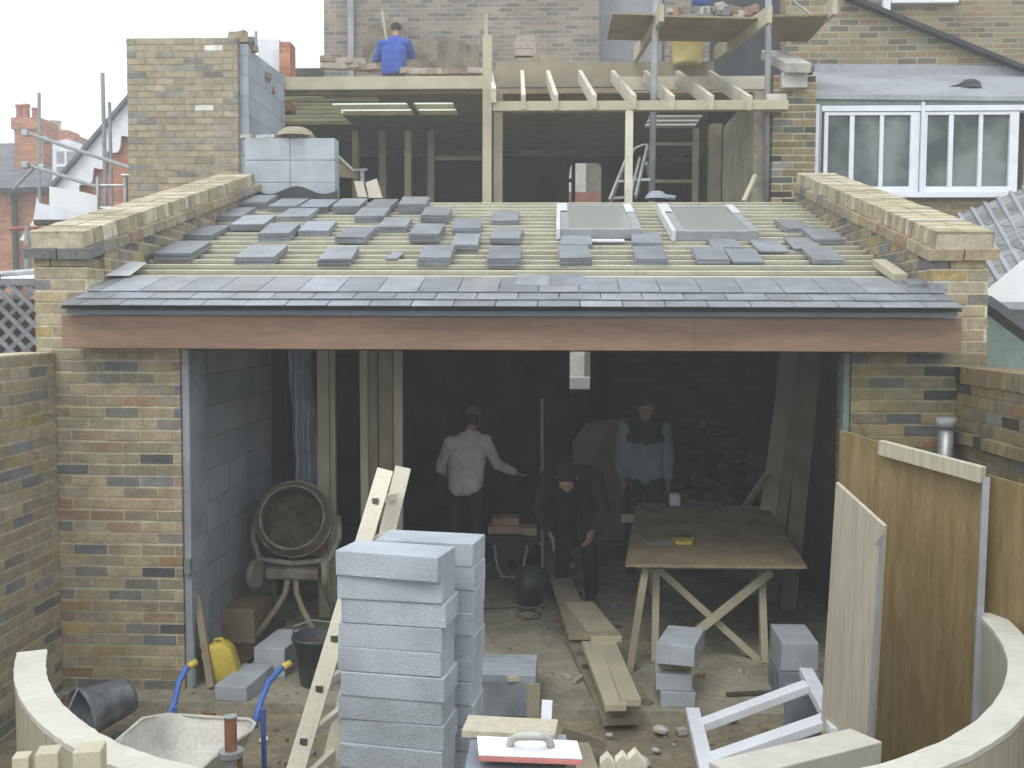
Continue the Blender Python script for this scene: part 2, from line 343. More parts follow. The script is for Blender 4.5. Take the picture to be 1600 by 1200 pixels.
for _ in range(1300):
    if rnd() < 0.6: x, y = ru(-3.2, 3.2), ru(2.6, 6.6)
    else: x, y = ru(-2.2, 2.4), ru(6.4, 10.5)
    s = ru(0.004, 0.012) if rnd() < .8 else ru(.012, .034); z = (0.0 if y > 6.38 else -0.06)
    c = random.choice([(0.36, 0.30, 0.20), (0.26, 0.21, 0.15), (0.45, 0.43, 0.38), (0.3, 0.33, 0.36), (0.35, 0.18, 0.11)])
    a = ru(0, 3.14); A = V((math.cos(a), math.sin(a), ru(-.3, .3))) * s; B = V((-math.sin(a), math.cos(a), ru(-.3, .3))) * s * ru(.5, 1)
    g.obox((x, y, z + s * 0.3), A, B, V((ru(-.2, .2), ru(-.2, .2), 1)) * s * ru(.3, .6), c)
tag(g.build('rubble_crumbs', 'rubble'), 'small crumbs of brick, mortar and block scattered over the yard floor', 'rubble', kind='stuff')

# ================================================================== EXTENSION
XL0, XL1 = W(58, 600, YF).x, W(283, 700, YF).x       # left pier
XR0, XR1 = W(1329, 650, YF).x, W(1540, 600, YF).x    # right pier
TW = 0.35                                            # side wall thickness
ext = thing('brick_extension', 'half finished single storey extension of yellow brick with a battened lean-to roof', 'building', (0, YF, 0))
m = MB(); brickwork(m, (XL0, YF, 0.0), (1, 0, 0), XL1 - XL0, 2.25, (0, 1, 0), 0.33); m.build('pier', 'brick', ext)
m = MB(); brickwork(m, (XR0, YF, 0.0), (1, 0, 0), XR1 - XR0, 2.25, (0, 1, 0), 0.33, pal=OLIVE, mort=(0.33, 0.29, 0.19)); m.build('pier', 'brick', ext)
ptop = lambda Y: 2.83 + 0.235 * (Y - YF)
YR = 10.25
for sgn, xo in ((1, XL0), (-1, XR1)):
    m = MB(); xi = xo + sgn * TW
    pal = [(c, w) for c, w in STOCK if c[0] > .19]
    xa, xb = min(xo, xi), max(xo, xi)
    brickwork(m, (xa, YF, 2.25), (1, 0, 0), TW, 0.6, (0, 1, 0), 0.25, pal=pal, top=lambda u: ptop(YF) - 2.25)
    brickwork(m, (xi, YF + 0.255, 2.25), (0, 1, 0), YR + 0.15 - YF - 0.255, 1.6, (-sgn, 0, 0), TW - 0.01, pal=pal, top=lambda u: ptop(YF + 0.255 + u) - 2.25)
    m.prism([(xa + 0.004, YF + 0.26, 0), (xa + 0.004, YR + 0.1, 0), (xa + 0.004, YR + 0.1, ptop(YR) - 0.003), (xa + 0.004, YF + 0.26, ptop(YF + .26) - 0.003)], (TW - 0.008, 0, 0), MORT)
    sw = m.build('side_wall', 'brick', ext)
    c = MB(); sl_ = 0.235; D = V((0, 1, sl_)).normalized(); Nn = V((0, -sl_, 1)).normalized(); s = 0.0; xm = (xo + xi) / 2
    tot = (YR + 0.1 - YF + 0.05) / D.y
    while s < tot:                                     # lower oversailing course laid along the wall, upper course on edge across it
        for q, (ww) in ((0, 0), ):
            p = V((0, YF - 0.045, ptop(YF - 0.045))) + D * (s + 0.107) + Nn * 0.033
            for k in (-1, 1): c.obox(p + V((xm + k * (TW + 0.09) / 4, 0, ru(-.003, .003))), V((TW + 0.07, 0, 0)) / 4, D * 0.107, Nn * 0.033, pick(pal))
        s += 0.225
    s = 0.0
    while s < tot - 0.03:
        p = V((0, YF - 0.02, ptop(YF - 0.02))) + D * (s + 0.033) + Nn * (0.066 + 0.056)
        jx = ru(-0.008, 0.008); big = TW + 0.015
        cp = pick([((0.50, 0.44, 0.29), 4), ((0.43, 0.38, 0.26), 3), ((0.60, 0.56, 0.43), 2.5), ((0.33, 0.30, 0.25), 0.5)])
        for k2 in (-1, 1): c.obox(p + V((xm + jx + k2 * big / 4, 0, ru(-.003, .003))), V((big / 4 - .004, 0, 0)), D * 0.033, Nn * 0.050, tuple(v * kk for kk in (ru(.9, 1.06),) for v in cp))
        s += 0.075
    c.obox(V((xm, 0, 0)) + V((0, YF - 0.03, ptop(YF - 0.03))) + D * tot / 2 + Nn * 0.085, V((TW - 0.01, 0, 0)) / 2, D * (tot / 2 - 0.01), Nn * 0.07, MORT)
    c.build('coping', 'brick', sw)
XI0, XI1 = XL0 + TW, XR1 - TW                        # inner faces of the parapets
# roof deck with membrane, battens and the laid slate courses
m = MB(); yb, yt = 6.60, YR
m.hexa([(XI0, yb, roofz(yb) - 0.17), (XI1, yb, roofz(yb) - 0.17), (XI1, yt, roofz(yt) - 0.17), (XI0, yt, roofz(yt) - 0.17),
        (XI0, yb, roofz(yb) - 0.035), (XI1, yb, roofz(yb) - 0.035), (XI1, yt, roofz(yt) - 0.035), (XI0, yt, roofz(yt) - 0.035)])
deck = m.build('roof', 'membrane', ext)
m = MB(); s = 0
y = 6.75; k = 0
while y < YR - 0.03:
    a = XI0 + ru(0.0, 0.03); 
    while a < XI1 - 0.02:
        b = min(XI1 - 0.01, a + ru(2.6, 4.2)); dz = ru(-0.002, 0.002); dy = ru(-0.006, 0.006)
        if XI1 - b < 0.4: b = XI1 - ru(0.005, 0.03)
        m.obox(((a + b) / 2, y + dy, roofz(y) - 0.0215 + dz), ((b - a) / 2 - 0.002, 0, 0), V((0, 1, RS)).normalized() * 0.018, V((0, -RS, 1)).normalized() * 0.0125)
        a = b
    y += 0.172; k += 1
m.build('batten', 'batten', deck)
tag(deck.children[-1], 'pale timber battens running across the whole roof', None, kind='stuff')
SLC = [((0.265, 0.295, 0.335), 4), ((0.295, 0.325, 0.365), 3), ((0.24, 0.265, 0.30), 3), ((0.38, 0.415, 0.455), 0.4), ((0.265, 0.28, 0.30), 2)]
def roofslate(m, x0, x1, ya, yb_, la, lb, j=0.0):
    p = [V((x0, ya + j, roofz(ya) + la)), V((x1, ya + j * 0.5, roofz(ya) + la + ru(0, .002))), V((x1, yb_, roofz(yb_) + lb)), V((x0, yb_, roofz(yb_) + lb))]
    m.hexa(p + [q + V((0, 0, 0.005)) for q in p], pick(SLC))
for r, (ya, yb_, la, lb) in enumerate(((6.22, 6.48, 0.012, 0.004), (6.36, 6.66, 0.018, 0.006), (6.53, 6.98, 0.022, 0.008))):
    m = MB(); x = XI0 - 0.4 + (0.13 if r % 2 else 0)
    xs = W((92, 116, 132)[r], 480, ya).x; xe = W((1507, 1494, 1478)[r], 480, ya).x
    while x < xe - 0.02:
        wd = 0.252
        a, b = max(x, xs), min(x + wd, xe)
        if b - a > 0.03: roofslate(m, a + 0.0015, b - 0.0015, ya, yb_, la, lb, ru(-0.006, 0.006))
        x += wd + 0.003
    if r < 2:                                          # keep slates off the brick pier ends: only the front course runs past them
        pass
    m.build('slate_course', 'slate_tile', deck)
# eaves: gutter-board in two tones and deep primed timber fascia
xa, xb = W(92, 485, 6.25).x, W(1506, 485, 6.25).x
ze1, ze2, ze3 = roofz(6.28) - 0.004, W(800, 485, 6.28).z, W(800, 494, 6.33).z
m = MB(); m.box((xa, 6.28, ze2), (xb, 6.59, ze1)); m.build('eaves_strip', 'dark_felt', ext)
m = MB(); m.box((xa + 0.006, 6.33, ze3), (xb - 0.006, 6.585, ze2 - 0.002)); m.build('eaves_board', 'fascia_grey', ext)
zf1 = ze3 - 0.002; zf0 = W(800, 547, 6.37).z
m = MB(); fx = [W(97, 520, 6.37).x, W(548, 520, 6.37).x, W(1085, 520, 6.37).x, W(1503, 520, 6.37).x]
for i in range(3): m.hexa([V((fx[i] + .0002, 6.37 + .0004 * i, zf0 + ru(-.001, .001))), V((fx[i + 1] - .0002, 6.3703 + .0004 * i, zf0 + ru(-.001, .001))), V((fx[i + 1] - .0002, 6.58, zf0)), V((fx[i] + .0002, 6.58, zf0)), V((fx[i] + .0002, 6.37 + .0004 * i, zf1)), V((fx[i + 1] - .0002, 6.3703 + .0004 * i, zf1)), V((fx[i + 1] - .0002, 6.58, zf1)), V((fx[i] + .0002, 6.58, zf1))])
m.build('fascia', 'fascia', ext, bevel=0.002)
# steel/plaster closer strips down the jambs
m = MB(); m.box((XL1 + 0.004, YF + 0.02, 0), (XL1 + 0.05, YF + 0.10, 2.25)); m.build('jamb_strip', 'lead', ext)
m = MB(); m.box((XR0 - 0.04, YF + 0.02, 0), (XR0 - 0.004, YF + 0.10, 2.25)); m.build('jamb_strip', 'green_render', ext)
# lintel and ceiling of the room behind
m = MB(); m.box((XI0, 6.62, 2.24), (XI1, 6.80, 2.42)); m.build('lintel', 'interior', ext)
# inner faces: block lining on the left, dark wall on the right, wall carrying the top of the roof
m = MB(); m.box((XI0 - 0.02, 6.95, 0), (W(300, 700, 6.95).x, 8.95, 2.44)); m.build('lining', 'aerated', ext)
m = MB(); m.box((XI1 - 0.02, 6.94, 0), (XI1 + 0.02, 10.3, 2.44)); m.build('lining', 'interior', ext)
m = MB(); m.box((XL1 + 0.052, 6.64, 0), (W(300, 700, 6.95).x, 6.945, 2.23)); m.build('lining', 'blockwork', ext)
# top wall plate at the ridge
m = MB(); m.box((XI0, YR + 0.01, roofz(YR) - 0.25), (XI1, YR + 0.12, roofz(YR) - 0.03)); m.build('ridge_plate', 'dark_felt', ext)

# ================================================================== THE OLD HOUSE BEHIND
hs = thing('terraced_house', 'tall stock brick house being opened up, its rear wall removed behind the new roof', 'house', (0, 14, 0))
YB = 19.0
ff = 2.62                                            # first floor level
xW0 = W(375, 300, 11.9).x                            # right face of the chimney wall
def bx(name, lo, hi, m_, parent=hs, **k):
    q = MB(); q.box(lo, hi); return q.build(name, m_, parent, **k)
# ground floor envelope (dark)
xgl, xgr = -3.6, XI1
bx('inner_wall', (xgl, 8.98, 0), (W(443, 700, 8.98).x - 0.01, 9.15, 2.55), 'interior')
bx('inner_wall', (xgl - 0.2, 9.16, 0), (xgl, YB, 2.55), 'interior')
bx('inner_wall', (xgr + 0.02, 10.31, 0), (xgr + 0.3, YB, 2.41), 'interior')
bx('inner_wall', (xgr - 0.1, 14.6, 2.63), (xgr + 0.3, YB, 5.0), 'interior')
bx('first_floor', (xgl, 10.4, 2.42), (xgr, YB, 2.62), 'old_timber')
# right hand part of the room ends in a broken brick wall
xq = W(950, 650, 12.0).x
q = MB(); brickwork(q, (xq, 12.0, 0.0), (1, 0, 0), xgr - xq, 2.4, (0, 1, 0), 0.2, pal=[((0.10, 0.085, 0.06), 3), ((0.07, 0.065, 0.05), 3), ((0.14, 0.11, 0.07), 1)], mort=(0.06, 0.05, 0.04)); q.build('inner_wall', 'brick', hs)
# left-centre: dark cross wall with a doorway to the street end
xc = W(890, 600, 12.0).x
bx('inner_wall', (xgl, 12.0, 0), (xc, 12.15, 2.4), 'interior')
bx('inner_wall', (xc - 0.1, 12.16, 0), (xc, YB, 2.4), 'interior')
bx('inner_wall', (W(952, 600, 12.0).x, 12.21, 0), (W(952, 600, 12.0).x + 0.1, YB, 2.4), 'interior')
# front wall with its tall openings
def opening_wall(Y, px0, px1, z0, z1, ox0, ox1, oz):      # wall with one column of openings oz=[(a,b),...]
    q = MB(); x0, x1 = px0, px1
    q.box((x0, Y, z0), (ox0, Y + 0.25, z1)); q.box((ox1, Y, z0), (x1, Y + 0.25, z1))
    zz = z0
    for a, b in oz: q.box((ox0, Y + 0.002, zz), (ox1, Y + 0.248, a)); zz = b
    q.box((ox0, Y + 0.002, zz), (ox1, Y + 0.248, z1)); return q
fo0, fo1 = W(889, 280, YB).x, W(940, 280, YB).x
zA, zB = W(900, 609, YB).z, W(900, 252, YB).z
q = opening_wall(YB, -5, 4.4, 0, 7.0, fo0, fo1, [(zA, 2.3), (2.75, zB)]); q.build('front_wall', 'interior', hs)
fw = MB(); xm = W(896, 280, YB).x
fw.box((xm - 0.035, YB + 0.05, 2.75), (xm + 0.035, YB + 0.11, zB)); fw.box((fo0, YB + 0.052, W(900, 281, YB).z - 0.03), (xm - 0.036, YB + 0.108, W(900, 281, YB).z + 0.03))
fw.box((fo0 - 0.03, YB - 0.03, zB), (fo1 + 0.03, YB + 0.03, zB + 0.06)); fw.prism([V((fo1, YB + .01, zB)), V((fo1 - .12, YB + .01, zB)), V((fo1 - .03, YB + .01, zB - .04)), V((fo1, YB + .01, zB - .14))], (0, .03, 0)); fw.prism([V((fo0, YB + .01, zB)), V((fo0 + .07, YB + .01, zB)), V((fo0 + .02, YB + .01, zB - .12)), V((fo0, YB + .01, zB - .3))], (0, .03, 0)); fw.build('window_frame', 'dark_timber', hs)
# first floor envelope
bx('inner_wall', (xgl - 0.02 - 0.2, 13.6, 2.63), (xW0 + 0.6, 13.75, 2.64 + 0.9), 'interior')
zr = W(800, 118, 13.6).z
bx('inner_wall', (-4.5, 13.76, 2.63), (-4.301, YB, zr - 0.02), 'interior')
# flat roof on the left: steel/timber edge beam, deck left open where sheets are added
xl = W(440, 118, 13.6).x; xr = W(757, 118, 13.6).x
zbm = W(800, 138, 13.6).z
bx('edge_beam', (xl, 13.6, zbm), (xr, 13.72, zr), 'timber')
xR = W(1215, 300, 13.7).x
q = MB()
for lo, hi in (((-3.12, 13.74), (xR, 14.28)), ((-1.44, 14.281), (xR, 15.119)), ((-3.12, 15.12), (xR, YB)), ((-4.3, 15.82), (-3.121, YB)), ((-4.3, 13.74), (-3.121, 13.84))):
    q.box((lo[0], lo[1], zr - 0.2), (hi[0], hi[1], zr - 0.012))
q.build('roof_deck', 'table_ply', hs)
q = MB(); q.box((-4.3, 13.842, zr - .14), (-3.122, 15.818, zr - .136)); q.build('added_sheet', 'translucent_sheet', hs)  # translucent sheet added so sky light brightens the ceiling slats
q = MB(); q.box((-3.118, 14.282, zr - .14), (-1.442, 15.118, zr - .136)); q.build('added_sheet', 'translucent_sheet', hs)  # second sheet added to brighten the ceiling
for k in range(6): bx('joist', (-4.3, 14.08 + k * .3, zr - .2), (-3.122, 14.12 + k * .3, zr - .142), 'timber')
bx('joist', (-3.118, 14.66, zr - .2), (-2.08, 14.70, zr - .142), 'timber'); bx('joist', (-2.0, 14.66, zr - .2), (-1.442, 14.70, zr - .142), 'timber')
bx('joist', (-2.075, 14.282, zr - .2), (-2.005, 15.118, zr - .142), 'old_timber')
bx('joist', (-3.5, 13.9, zr - .25), (-2.4, 14.0, zr - .203), 'timber')
for a in (550, 592, 632, 668):                        # bare studs in the dark room
    xx = W(a, 250, 15.8).x; bx('stud', (xx, 15.8, 2.63), (xx + 0.10, 15.9, zr - 0.3), 'old_timber' if a != 632 else 'timber')
bx('noggin', (W(680, 250, 15.82).x, 15.82, W(700, 247, 15.82).z - .03), (W(752, 250, 15.82).x, 15.88, W(700, 247, 15.82).z + .03), 'old_timber')
# brick wall of the upper storey behind the flat roof, with a ragged cut-out patch
YU = 18.2
zb_ = zr - 0.3
q = MB(); xa_, xb_ = W(506, 50, YU).x, W(936, 50, YU).x
q.box((xa_, YU, zb_), (xb_, YU + 0.3, 14)); q.build('upper_wall', 'far_stock', hs)
xp = W(545, 50, YU).x
bx('rainwater_pipe', (xp, YU - 0.10, 5.6), (xp + 0.10, YU - 0.003, 14), 'lead')
q = MB(); pts = [(575, 40), (600, 33), (628, 36), (632, 60), (660, 62), (700, 58), (722, 65), (745, 75), (752, 108), (560, 108), (570, 70)]
q.prism([W(a, b, YU - 0.06) for a, b in pts], (0, 0.055, 0)); q.build('cut_back_patch', 'cutback', hs)
bx('upper_wall', (xb_ + 0.02, YU + 0.9, zb_), (W(1035, 50, YU + 0.9).x, YU + 1.2, 14), 'lead')
bx('upper_wall', (W(1036, 50, YU + 0.9).x, YU + 0.5, zb_), (W(1250, 50, YU + 0.5).x, YU + 1.2, 14), 'far_stock')
bx('upper_wall', (W(1112, 100, 14.6).x, 14.6, 4.9), (W(1230, 100, 14.6).x, 14.8, 6.9), 'dark_felt')
# lean-to rafters of the right half, front plate and back ledger
Yp, Yl = 10.85, 12.85
zpl = W(980, 157, Yp).z; zpb = W(980, 172, Yp).z
bx('wall_plate', (W(770, 160, Yp).x, Yp, zpb), (W(1232, 160, Yp).x, Yp + 0.11, zpl), 'timber', bevel=0.003)
zl1, zl0 = W(900, 97, Yl).z, W(900, 136, Yl).z
bx('ledger', (W(775, 110, Yl).x, Yl, zl0), (W(1116, 110, Yl).x, Yl + 0.06, zl1), 'old_timber')
bx('ledger', (W(968, 110, Yl).x, Yl - 0.06, zl0 - 0.05), (W(1195, 110, Yl).x, Yl - 0.004, W(900, 122, Yl).z), 'pale_timber')
rf = [(772, 766, 140), (818, 816, 150), (869, 856, 150), (929, 906, 150), (991, 957, 150), (1051, 1008, 151), (1112, 1058, 151), (1172, 1108, 152)]
for i, (xf, xk, yy) in enumerate(rf):
    a = W(xf, yy, Yp - 0.06); b = W(xk, 111, Yl - 0.07)
    a.z -= 0.06; b.z -= 0.06
    q = MB(); q.beam(a, b, 0.045, 0.14); q.build('rafter', 'pale_timber', hs, bevel=0.002)
bx('post', (W(755, 200, 11.5).x, 11.4, 2.63), (W(769, 200, 11.5).x, 11.5, W(760, 55, 11.4).z), 'timber', bevel=0.003)
bx('post', (W(771, 200, 11.45).x, 11.46, 2.63), (W(785, 200, 11.45).x, 11.56, W(760, 140, 11.4).z), 'old_timber', bevel=0.003)
bx('post', (W(757, 30, 11.6).x, 11.58, W(760, 60, 11.6).z), (W(762, 30, 11.6).x, 11.62, W(760, 22, 11.6).z), 'timber')
bx('post', (W(977, 240, Yp).x, Yp + 0.002, 2.63), (W(989, 240, Yp).x, Yp + 0.095, zpb - 0.002), 'pale_timber', bevel=0.003)
# right flank in brick with plaster strip, ragged end
q = MB(); brickwork(q, (W(1207, 200, 11.2).x, 11.2, 3.3), (1, 0, 0), 0.45, 1.7, (0, 1, 0), 0.3, pal=OLIVE); q.build('side_wall', 'brick', hs)
bx('side_wall', (W(1178, 200, 11.4).x, 11.4, 2.63), (W(1212, 200, 11.4).x, 14.5, 4.9), 'concrete')
bx('side_wall', (W(1110, 200, 13.5).x, 13.5, 2.63), (W(1128, 200, 13.5).x, 13.7, 4.95), 'old_timber')
for i in range(3): q = MB(); q.box((W(1012, 180, 13.6).x, 13.3 + i * .28, W(1000, 183, 13.3).z), (W(1092, 180, 13.6).x, 13.48 + i * .28, W(1000, 180, 13.3).z)); q.build('joist', 'white_board', hs)
for yy in (225, 283):
    bx('noggin', (W(1020, 250, 13.9).x, 13.9, W(1000, yy, 13.9).z - .02), (W(1085, 250, 13.9).x, 13.95, W(1000, yy, 13.9).z + .02), 'old_timber')
bx('stud', (W(1083, 250, 13.8).x, 13.8, 2.63), (W(1092, 250, 13.8).x, 13.9, 4.95), 'old_timber')

# tall brick wall end / chimney breast on the left with aerated block flank
ch = thing('chimney_wall', 'tall square ended brick wall with grey block inner face, left of the open storey', 'wall', (W(290, 300, 11.9).x, 12.4, 0))
xa_, xb_ = W(200, 200, 11.9).x, W(372, 200, 11.9).x
zt = W(290, 58, 11.9).z
q = MB()
brickwork(q, (xa_, 11.9, 2.2), (1, 0, 0), xb_ - xa_, zt - 2.2, (0, 1, 0), 0.25, pal=[((0.40, 0.335, 0.235), 5), ((0.345, 0.31, 0.24), 4), ((0.29, 0.28, 0.255), 1.5), ((0.43, 0.36, 0.26), 3), ((0.22, 0.22, 0.21), 0.6), ((0.78, 0.78, 0.74), 0.13)], mort=(0.40, 0.36, 0.28))
q.build('brick_face', 'brick', ch)
q = MB(); q.box((xa_ + 0.01, 12.16, 2.2), (xb_ - 0.02, 13.6, zt - 0.03)); q.build('core', 'far_yellow', ch)
q = MB(); y2 = 13.58
q.prism([(xb_ + 0.002, 11.98, 2.2), (xb_ + 0.002, y2, 2.2), (xb_ + 0.002, y2, W(440, 118, y2).z), (xb_ + 0.002, 13.0, W(420, 105, 13.0).z), (xb_ + 0.002, 12.3, W(388, 85, 12.3).z), (xb_ + 0.002, 11.98, zt - 0.06)], (0.10, 0, 0)); q.build('block_face', 'aerated', ch)
q = MB()
for i in range(26):
    y = ru(12.0, 13.4); x = xb_ - 0.05 + ru(-.05, .12); z = zt - 0.03 - (y - 11.98) * 0.32 + ru(0, 0.1)
    a = ru(-.5, .5); q.obox((x, y, z), V((math.cos(a), math.sin(a), ru(-.2, .2))) * 0.1, V((-math.sin(a), math.cos(a), 0)) * 0.05, (0, 0, 0.035), pick(STOCK))
q.build('broken_top', 'brick', ch)
q = MB(); q.box((W(402, 60, 14.5).x, 14.5, 5.3), (W(436, 60, 14.5).x, 14.7, W(420, 61, 14.5).z)); tag(q.build('parapet_board', 'white_paint'), 'pale blue upright sheet behind the chimney wall', 'board')
q = MB(); q.box((W(436, 60, 14.3).x, 14.3, 5.3), (W(453, 60, 14.3).x, 14.6, W(440, 65, 14.3).z)); tag(q.build('chimney_stub', 'far_red'), 'narrow red brick stub against the sky beside the chimney wall', 'chimney')
q = MB(); q.cyl(W(400, 75, 14), W(400, 49, 14), 0.02); tag(q.build('pipe', 'grey_pole'), 'thin grey pipe end above the chimney wall', 'pipe')

# small block wall standing on the ridge
bw = thing('block_wall', 'new grey aerated block wall two blocks wide, on the wall behind the roof', 'wall', (W(452, 300, 10.6).x, 10.6, 3.6))
q = MB(); p0, p1 = W(383, 216, 10.45), W(523, 302, 10.45)
for r in range(3):
    for c_ in range(2):
        zt_ = p0.z - r * 0.222; x_ = p0.x + c_ * 0.456
        q.box((x_, 10.45, zt_ - 0.218), (x_ + 0.452, 10.66, zt_), j=0.002)
q.build('blocks', 'block', bw, bevel=0.004)
q = MB(); n = 28; top = []; bot = []
for i in range(n + 1):
    t = i / n; x = W(378 + 150 * t, 300, 10.42).x
    top.append(V((x, 10.42, W(400, 297 - (6 * math.cos(t * 11) ) , 10.42).z))); bot.append(V((x, 10.40, roofz(10.2))))
q.add(top + bot, [(i, i + 1, n + 2 + i, n + 1 + i) for i in range(n)]); q.build('damp_membrane', 'dark_felt', bw)
q = MB()
for i in range(9):
    x = W(385 + i * 12, 212, 10.5).x; q.obox((x, 10.54 + ru(-.04, .04), p0.z + 0.025), (0.06, ru(-.02, .02), 0), (0, 0.05, 0), (0, 0, 0.016), random.choice([(0.5, 0.5, 0.46), (0.4, 0.22, 0.16), (0.3, 0.28, 0.22), (0.6, 0.6, 0.58)]))
one(q, 'slate_offcuts', 'rubble', 'thin broken slate and brick pieces along the top of the small block wall', 'rubble')
q = MB(); q.lathe([(0, 0.10), (0.10, 0.09), (0.17, 0.05), (0.19, 0.0)], W(462, 214, 10.56), n=14)
one(q, 'mortar_bag', 'old_timber', 'slumped beige bag on top of the small block wall', 'bag', smooth=True)

# ================================================================== NEIGHBOUR ON THE RIGHT
nb = thing('neighbour_house', 'brown brick neighbouring house with white windows under a flat lead roof', 'house', (4.5, 12, 0))
YN = 11.4
def nbx(name, lo, hi, m_, **k):
    q = MB(); q.box(lo, hi); return q.build(name, m_, nb, **k)
x0 = W(1228, 100, YN).x
q = MB()
pg = [W(1228, 0, YN + 1.2), W(1228, 112, YN + 1.2), W(1620, 112, YN + 1.2), W(1600, 108, YN + 1.2), W(1330, 0, YN + 1.2), W(1300, -14, YN + 1.2), W(1228, -14, YN + 1.2)]
q.prism(pg, (0, 0.3, 0)); q.build('gable', 'far_yellow', nb)
q = MB(); q.beam(W(1322, -5, YN + 1.12), W(1640, 124, YN + 1.12), 0.12, 0.05, up=(0, 0, 1)); q.build('verge', 'dark_felt', nb)
nbx('main_wall', (W(1290, 50, 15.5).x, 15.5, 3), (W(1800, 50, 15.5).x, 15.8, 12), 'far_yellow')
nbx('sash_frame', (W(1392, 0, 15.4).x, 15.38, W(1400, 5, 15.4).z), (W(1497, 0, 15.4).x, 15.49, W(1400, -60, 15.4).z), 'white_paint')
nbx('sash_frame', (W(1380, 0, 15.3).x, 15.28, W(1400, 18, 15.3).z), (W(1391, 0, 15.3).x, 15.37, W(1400, -60, 15.3).z), 'white_paint')
# lead roof over the windows
ya = YN + 1.19; q = MB()
a, b, c_, d = W(1263, 147, YN), W(1640, 151, YN), W(1640, 118, ya), W(1270, 112, ya)
q.prism([a, b, c_, d], (0, 0, -0.05)); q.build('lead_roof', 'lead', nb)
q = MB(); q.prism([W(1272, 114, ya), W(1640, 121, ya), W(1640, 104, ya + 0.0), W(1272, 100, ya + 0.0)], (0, -0.02, 0)); q.build('flashing', 'lead', nb)
nbx('roof_board', (W(1276, 150, YN).x, YN + 0.02, W(1400, 163, YN).z), (W(1640, 150, YN).x, YN + 0.12, W(1400, 152, YN).z), 'green_render')
lr = thing('felt_scrap', 'crumpled dark scrap of roofing lying on the lead roof', 'scrap', W(1515, 138, YN + 0.6))
q = MB(); c0 = W(1515, 137, YN + .5)
q.lathe([(0.0, 0.09), (0.06, 0.085), (0.11, 0.05), (0.13, -0.02)], c0, n=9); q.beam(c0 + V((-.22, 0, 0.0)), c0 + V((-.08, 0, .03)), .05, .03); q.build('felt', 'dark_felt', lr)
# windows: white frames with three lights each, panes set back with painted reflections
zt_, zb2 = W(1400, 160, YN).z, W(1400, 301, YN).z
xa_, xb_ = W(1284, 200, YN).x, W(1640, 200, YN).x
nbx('wall_below', (W(1300, 310, YN).x, YN + 0.05, 0), (W(1640, 310, YN).x, YN + 0.3, zb2 - 0.06), 'far_yellow')
nbx('window_back', (xa_, YN + 0.6, zb2 - 0.1), (xb_, YN + 0.62, zt_), 'interior')
nbx('head', (xa_, YN + 0.01, W(1400, 173, YN).z), (xb_, YN + 0.13, W(1400, 164, YN).z - 0.001), 'white_paint')
nbx('sill', (xa_ - 0.05, YN - 0.05, zb2 - 0.055), (xb_, YN + 0.14, zb2), 'white_paint')
for k, (p0, p1) in enumerate(((1288, 1437), (1443, 1592))):
    wn_ = MB(); zz0, zz1 = zb2 + 0.002, W(1400, 174, YN).z
    X = lambda p: W(p, 240, YN).x
    wn_.box((X(p0), YN + 0.02, zz0), (X(p0 + 6), YN + 0.11, zz1)); wn_.box((X(p1 - 14), YN + 0.02, zz0), (X(p1), YN + 0.11, zz1))
    wn_.box((X(p0 + 6), YN + 0.021, zz0), (X(p1 - 14), YN + 0.109, W(1400, 291, YN).z)); wn_.box((X(p0 + 6), YN + 0.021, W(1400, 179, YN).z), (X(p1 - 14), YN + 0.109, zz1))
    for b_ in ((p0 + 40, p0 + 47), (p0 + 87, p0 + 93)): wn_.box((X(b_[0]), YN + 0.022, W(1400, 290.6, YN).z), (X(b_[1]), YN + 0.10, W(1400, 179.4, YN).z))
    f = wn_.build('window', 'white_paint', nb)
    gl = MB(); gl.box((X(p0 + 6), YN + 0.06, W(1400, 291, YN).z), (X(p1 - 14), YN + 0.066, W(1400, 179, YN).z)); gl.build('pane', 'glass', f)
nbx('corner_post', (W(1438, 240, YN).x, YN - 0.02, zb2), (W(1442, 240, YN).x, YN + 0.1, zt_), 'white_paint')
nbx('downpipe', (W(1271, 240, YN).x, YN - 0.08, 2.5), (W(1276, 240, YN).x, YN - 0.02, W(1271, 165, YN).z), 'white_paint')
nbx('corner_post', (W(1277, 240, YN).x, YN + 0.0, 2.5), (W(1283, 240, YN).x, YN + 0.05, W(1271, 165, YN).z), 'lead')
# stone blocks ending the party wall
cp = thing('parapet_stone', 'pale coping stone projecting at the end of the party wall beside the lead roof', 'coping', W(1240, 130, 11.2))
q = MB(); a = W(1207, 86, 12.0); b = W(1248, 106, 11.0); q.beam(a, b, 0.26, 0.10); q.build('coping', 'stone', cp, bevel=0.006)
q = MB(); q.box((W(1222, 130, 11.1).x, 11.1, W(1222, 137, 11.1).z), (W(1262, 130, 11.1).x, 11.9, W(1222, 109, 11.1).z - 0.02)); q.build('corbel', 'stone', cp, bevel=0.01)
q = MB(); q.box((W(1200, 160, 10.9).x, 10.97, W(1200, 166, 10.9).z), (W(1232, 160, 10.9).x, 11.3, W(1222, 144, 10.9).z)); q.build('corbel', 'stone', cp, bevel=0.01)
q = MB(); brickwork(q, (W(1228, 200, 11.25).x, 11.25, 2.9), (1, 0, 0), W(1272, 200, 11.25).x - W(1228, 200, 11.25).x, 1.95, (0, 1, 0), 0.3, pal=[((0.13, 0.13, 0.13), 3), ((0.2, 0.19, 0.16), 2), ((0.25, 0.22, 0.16), 1)], mort=(0.2, 0.19, 0.17))
one(q, 'party_wall', 'brick', 'dark weathered brick strip of party wall between the open storey and the white windows', 'wall')
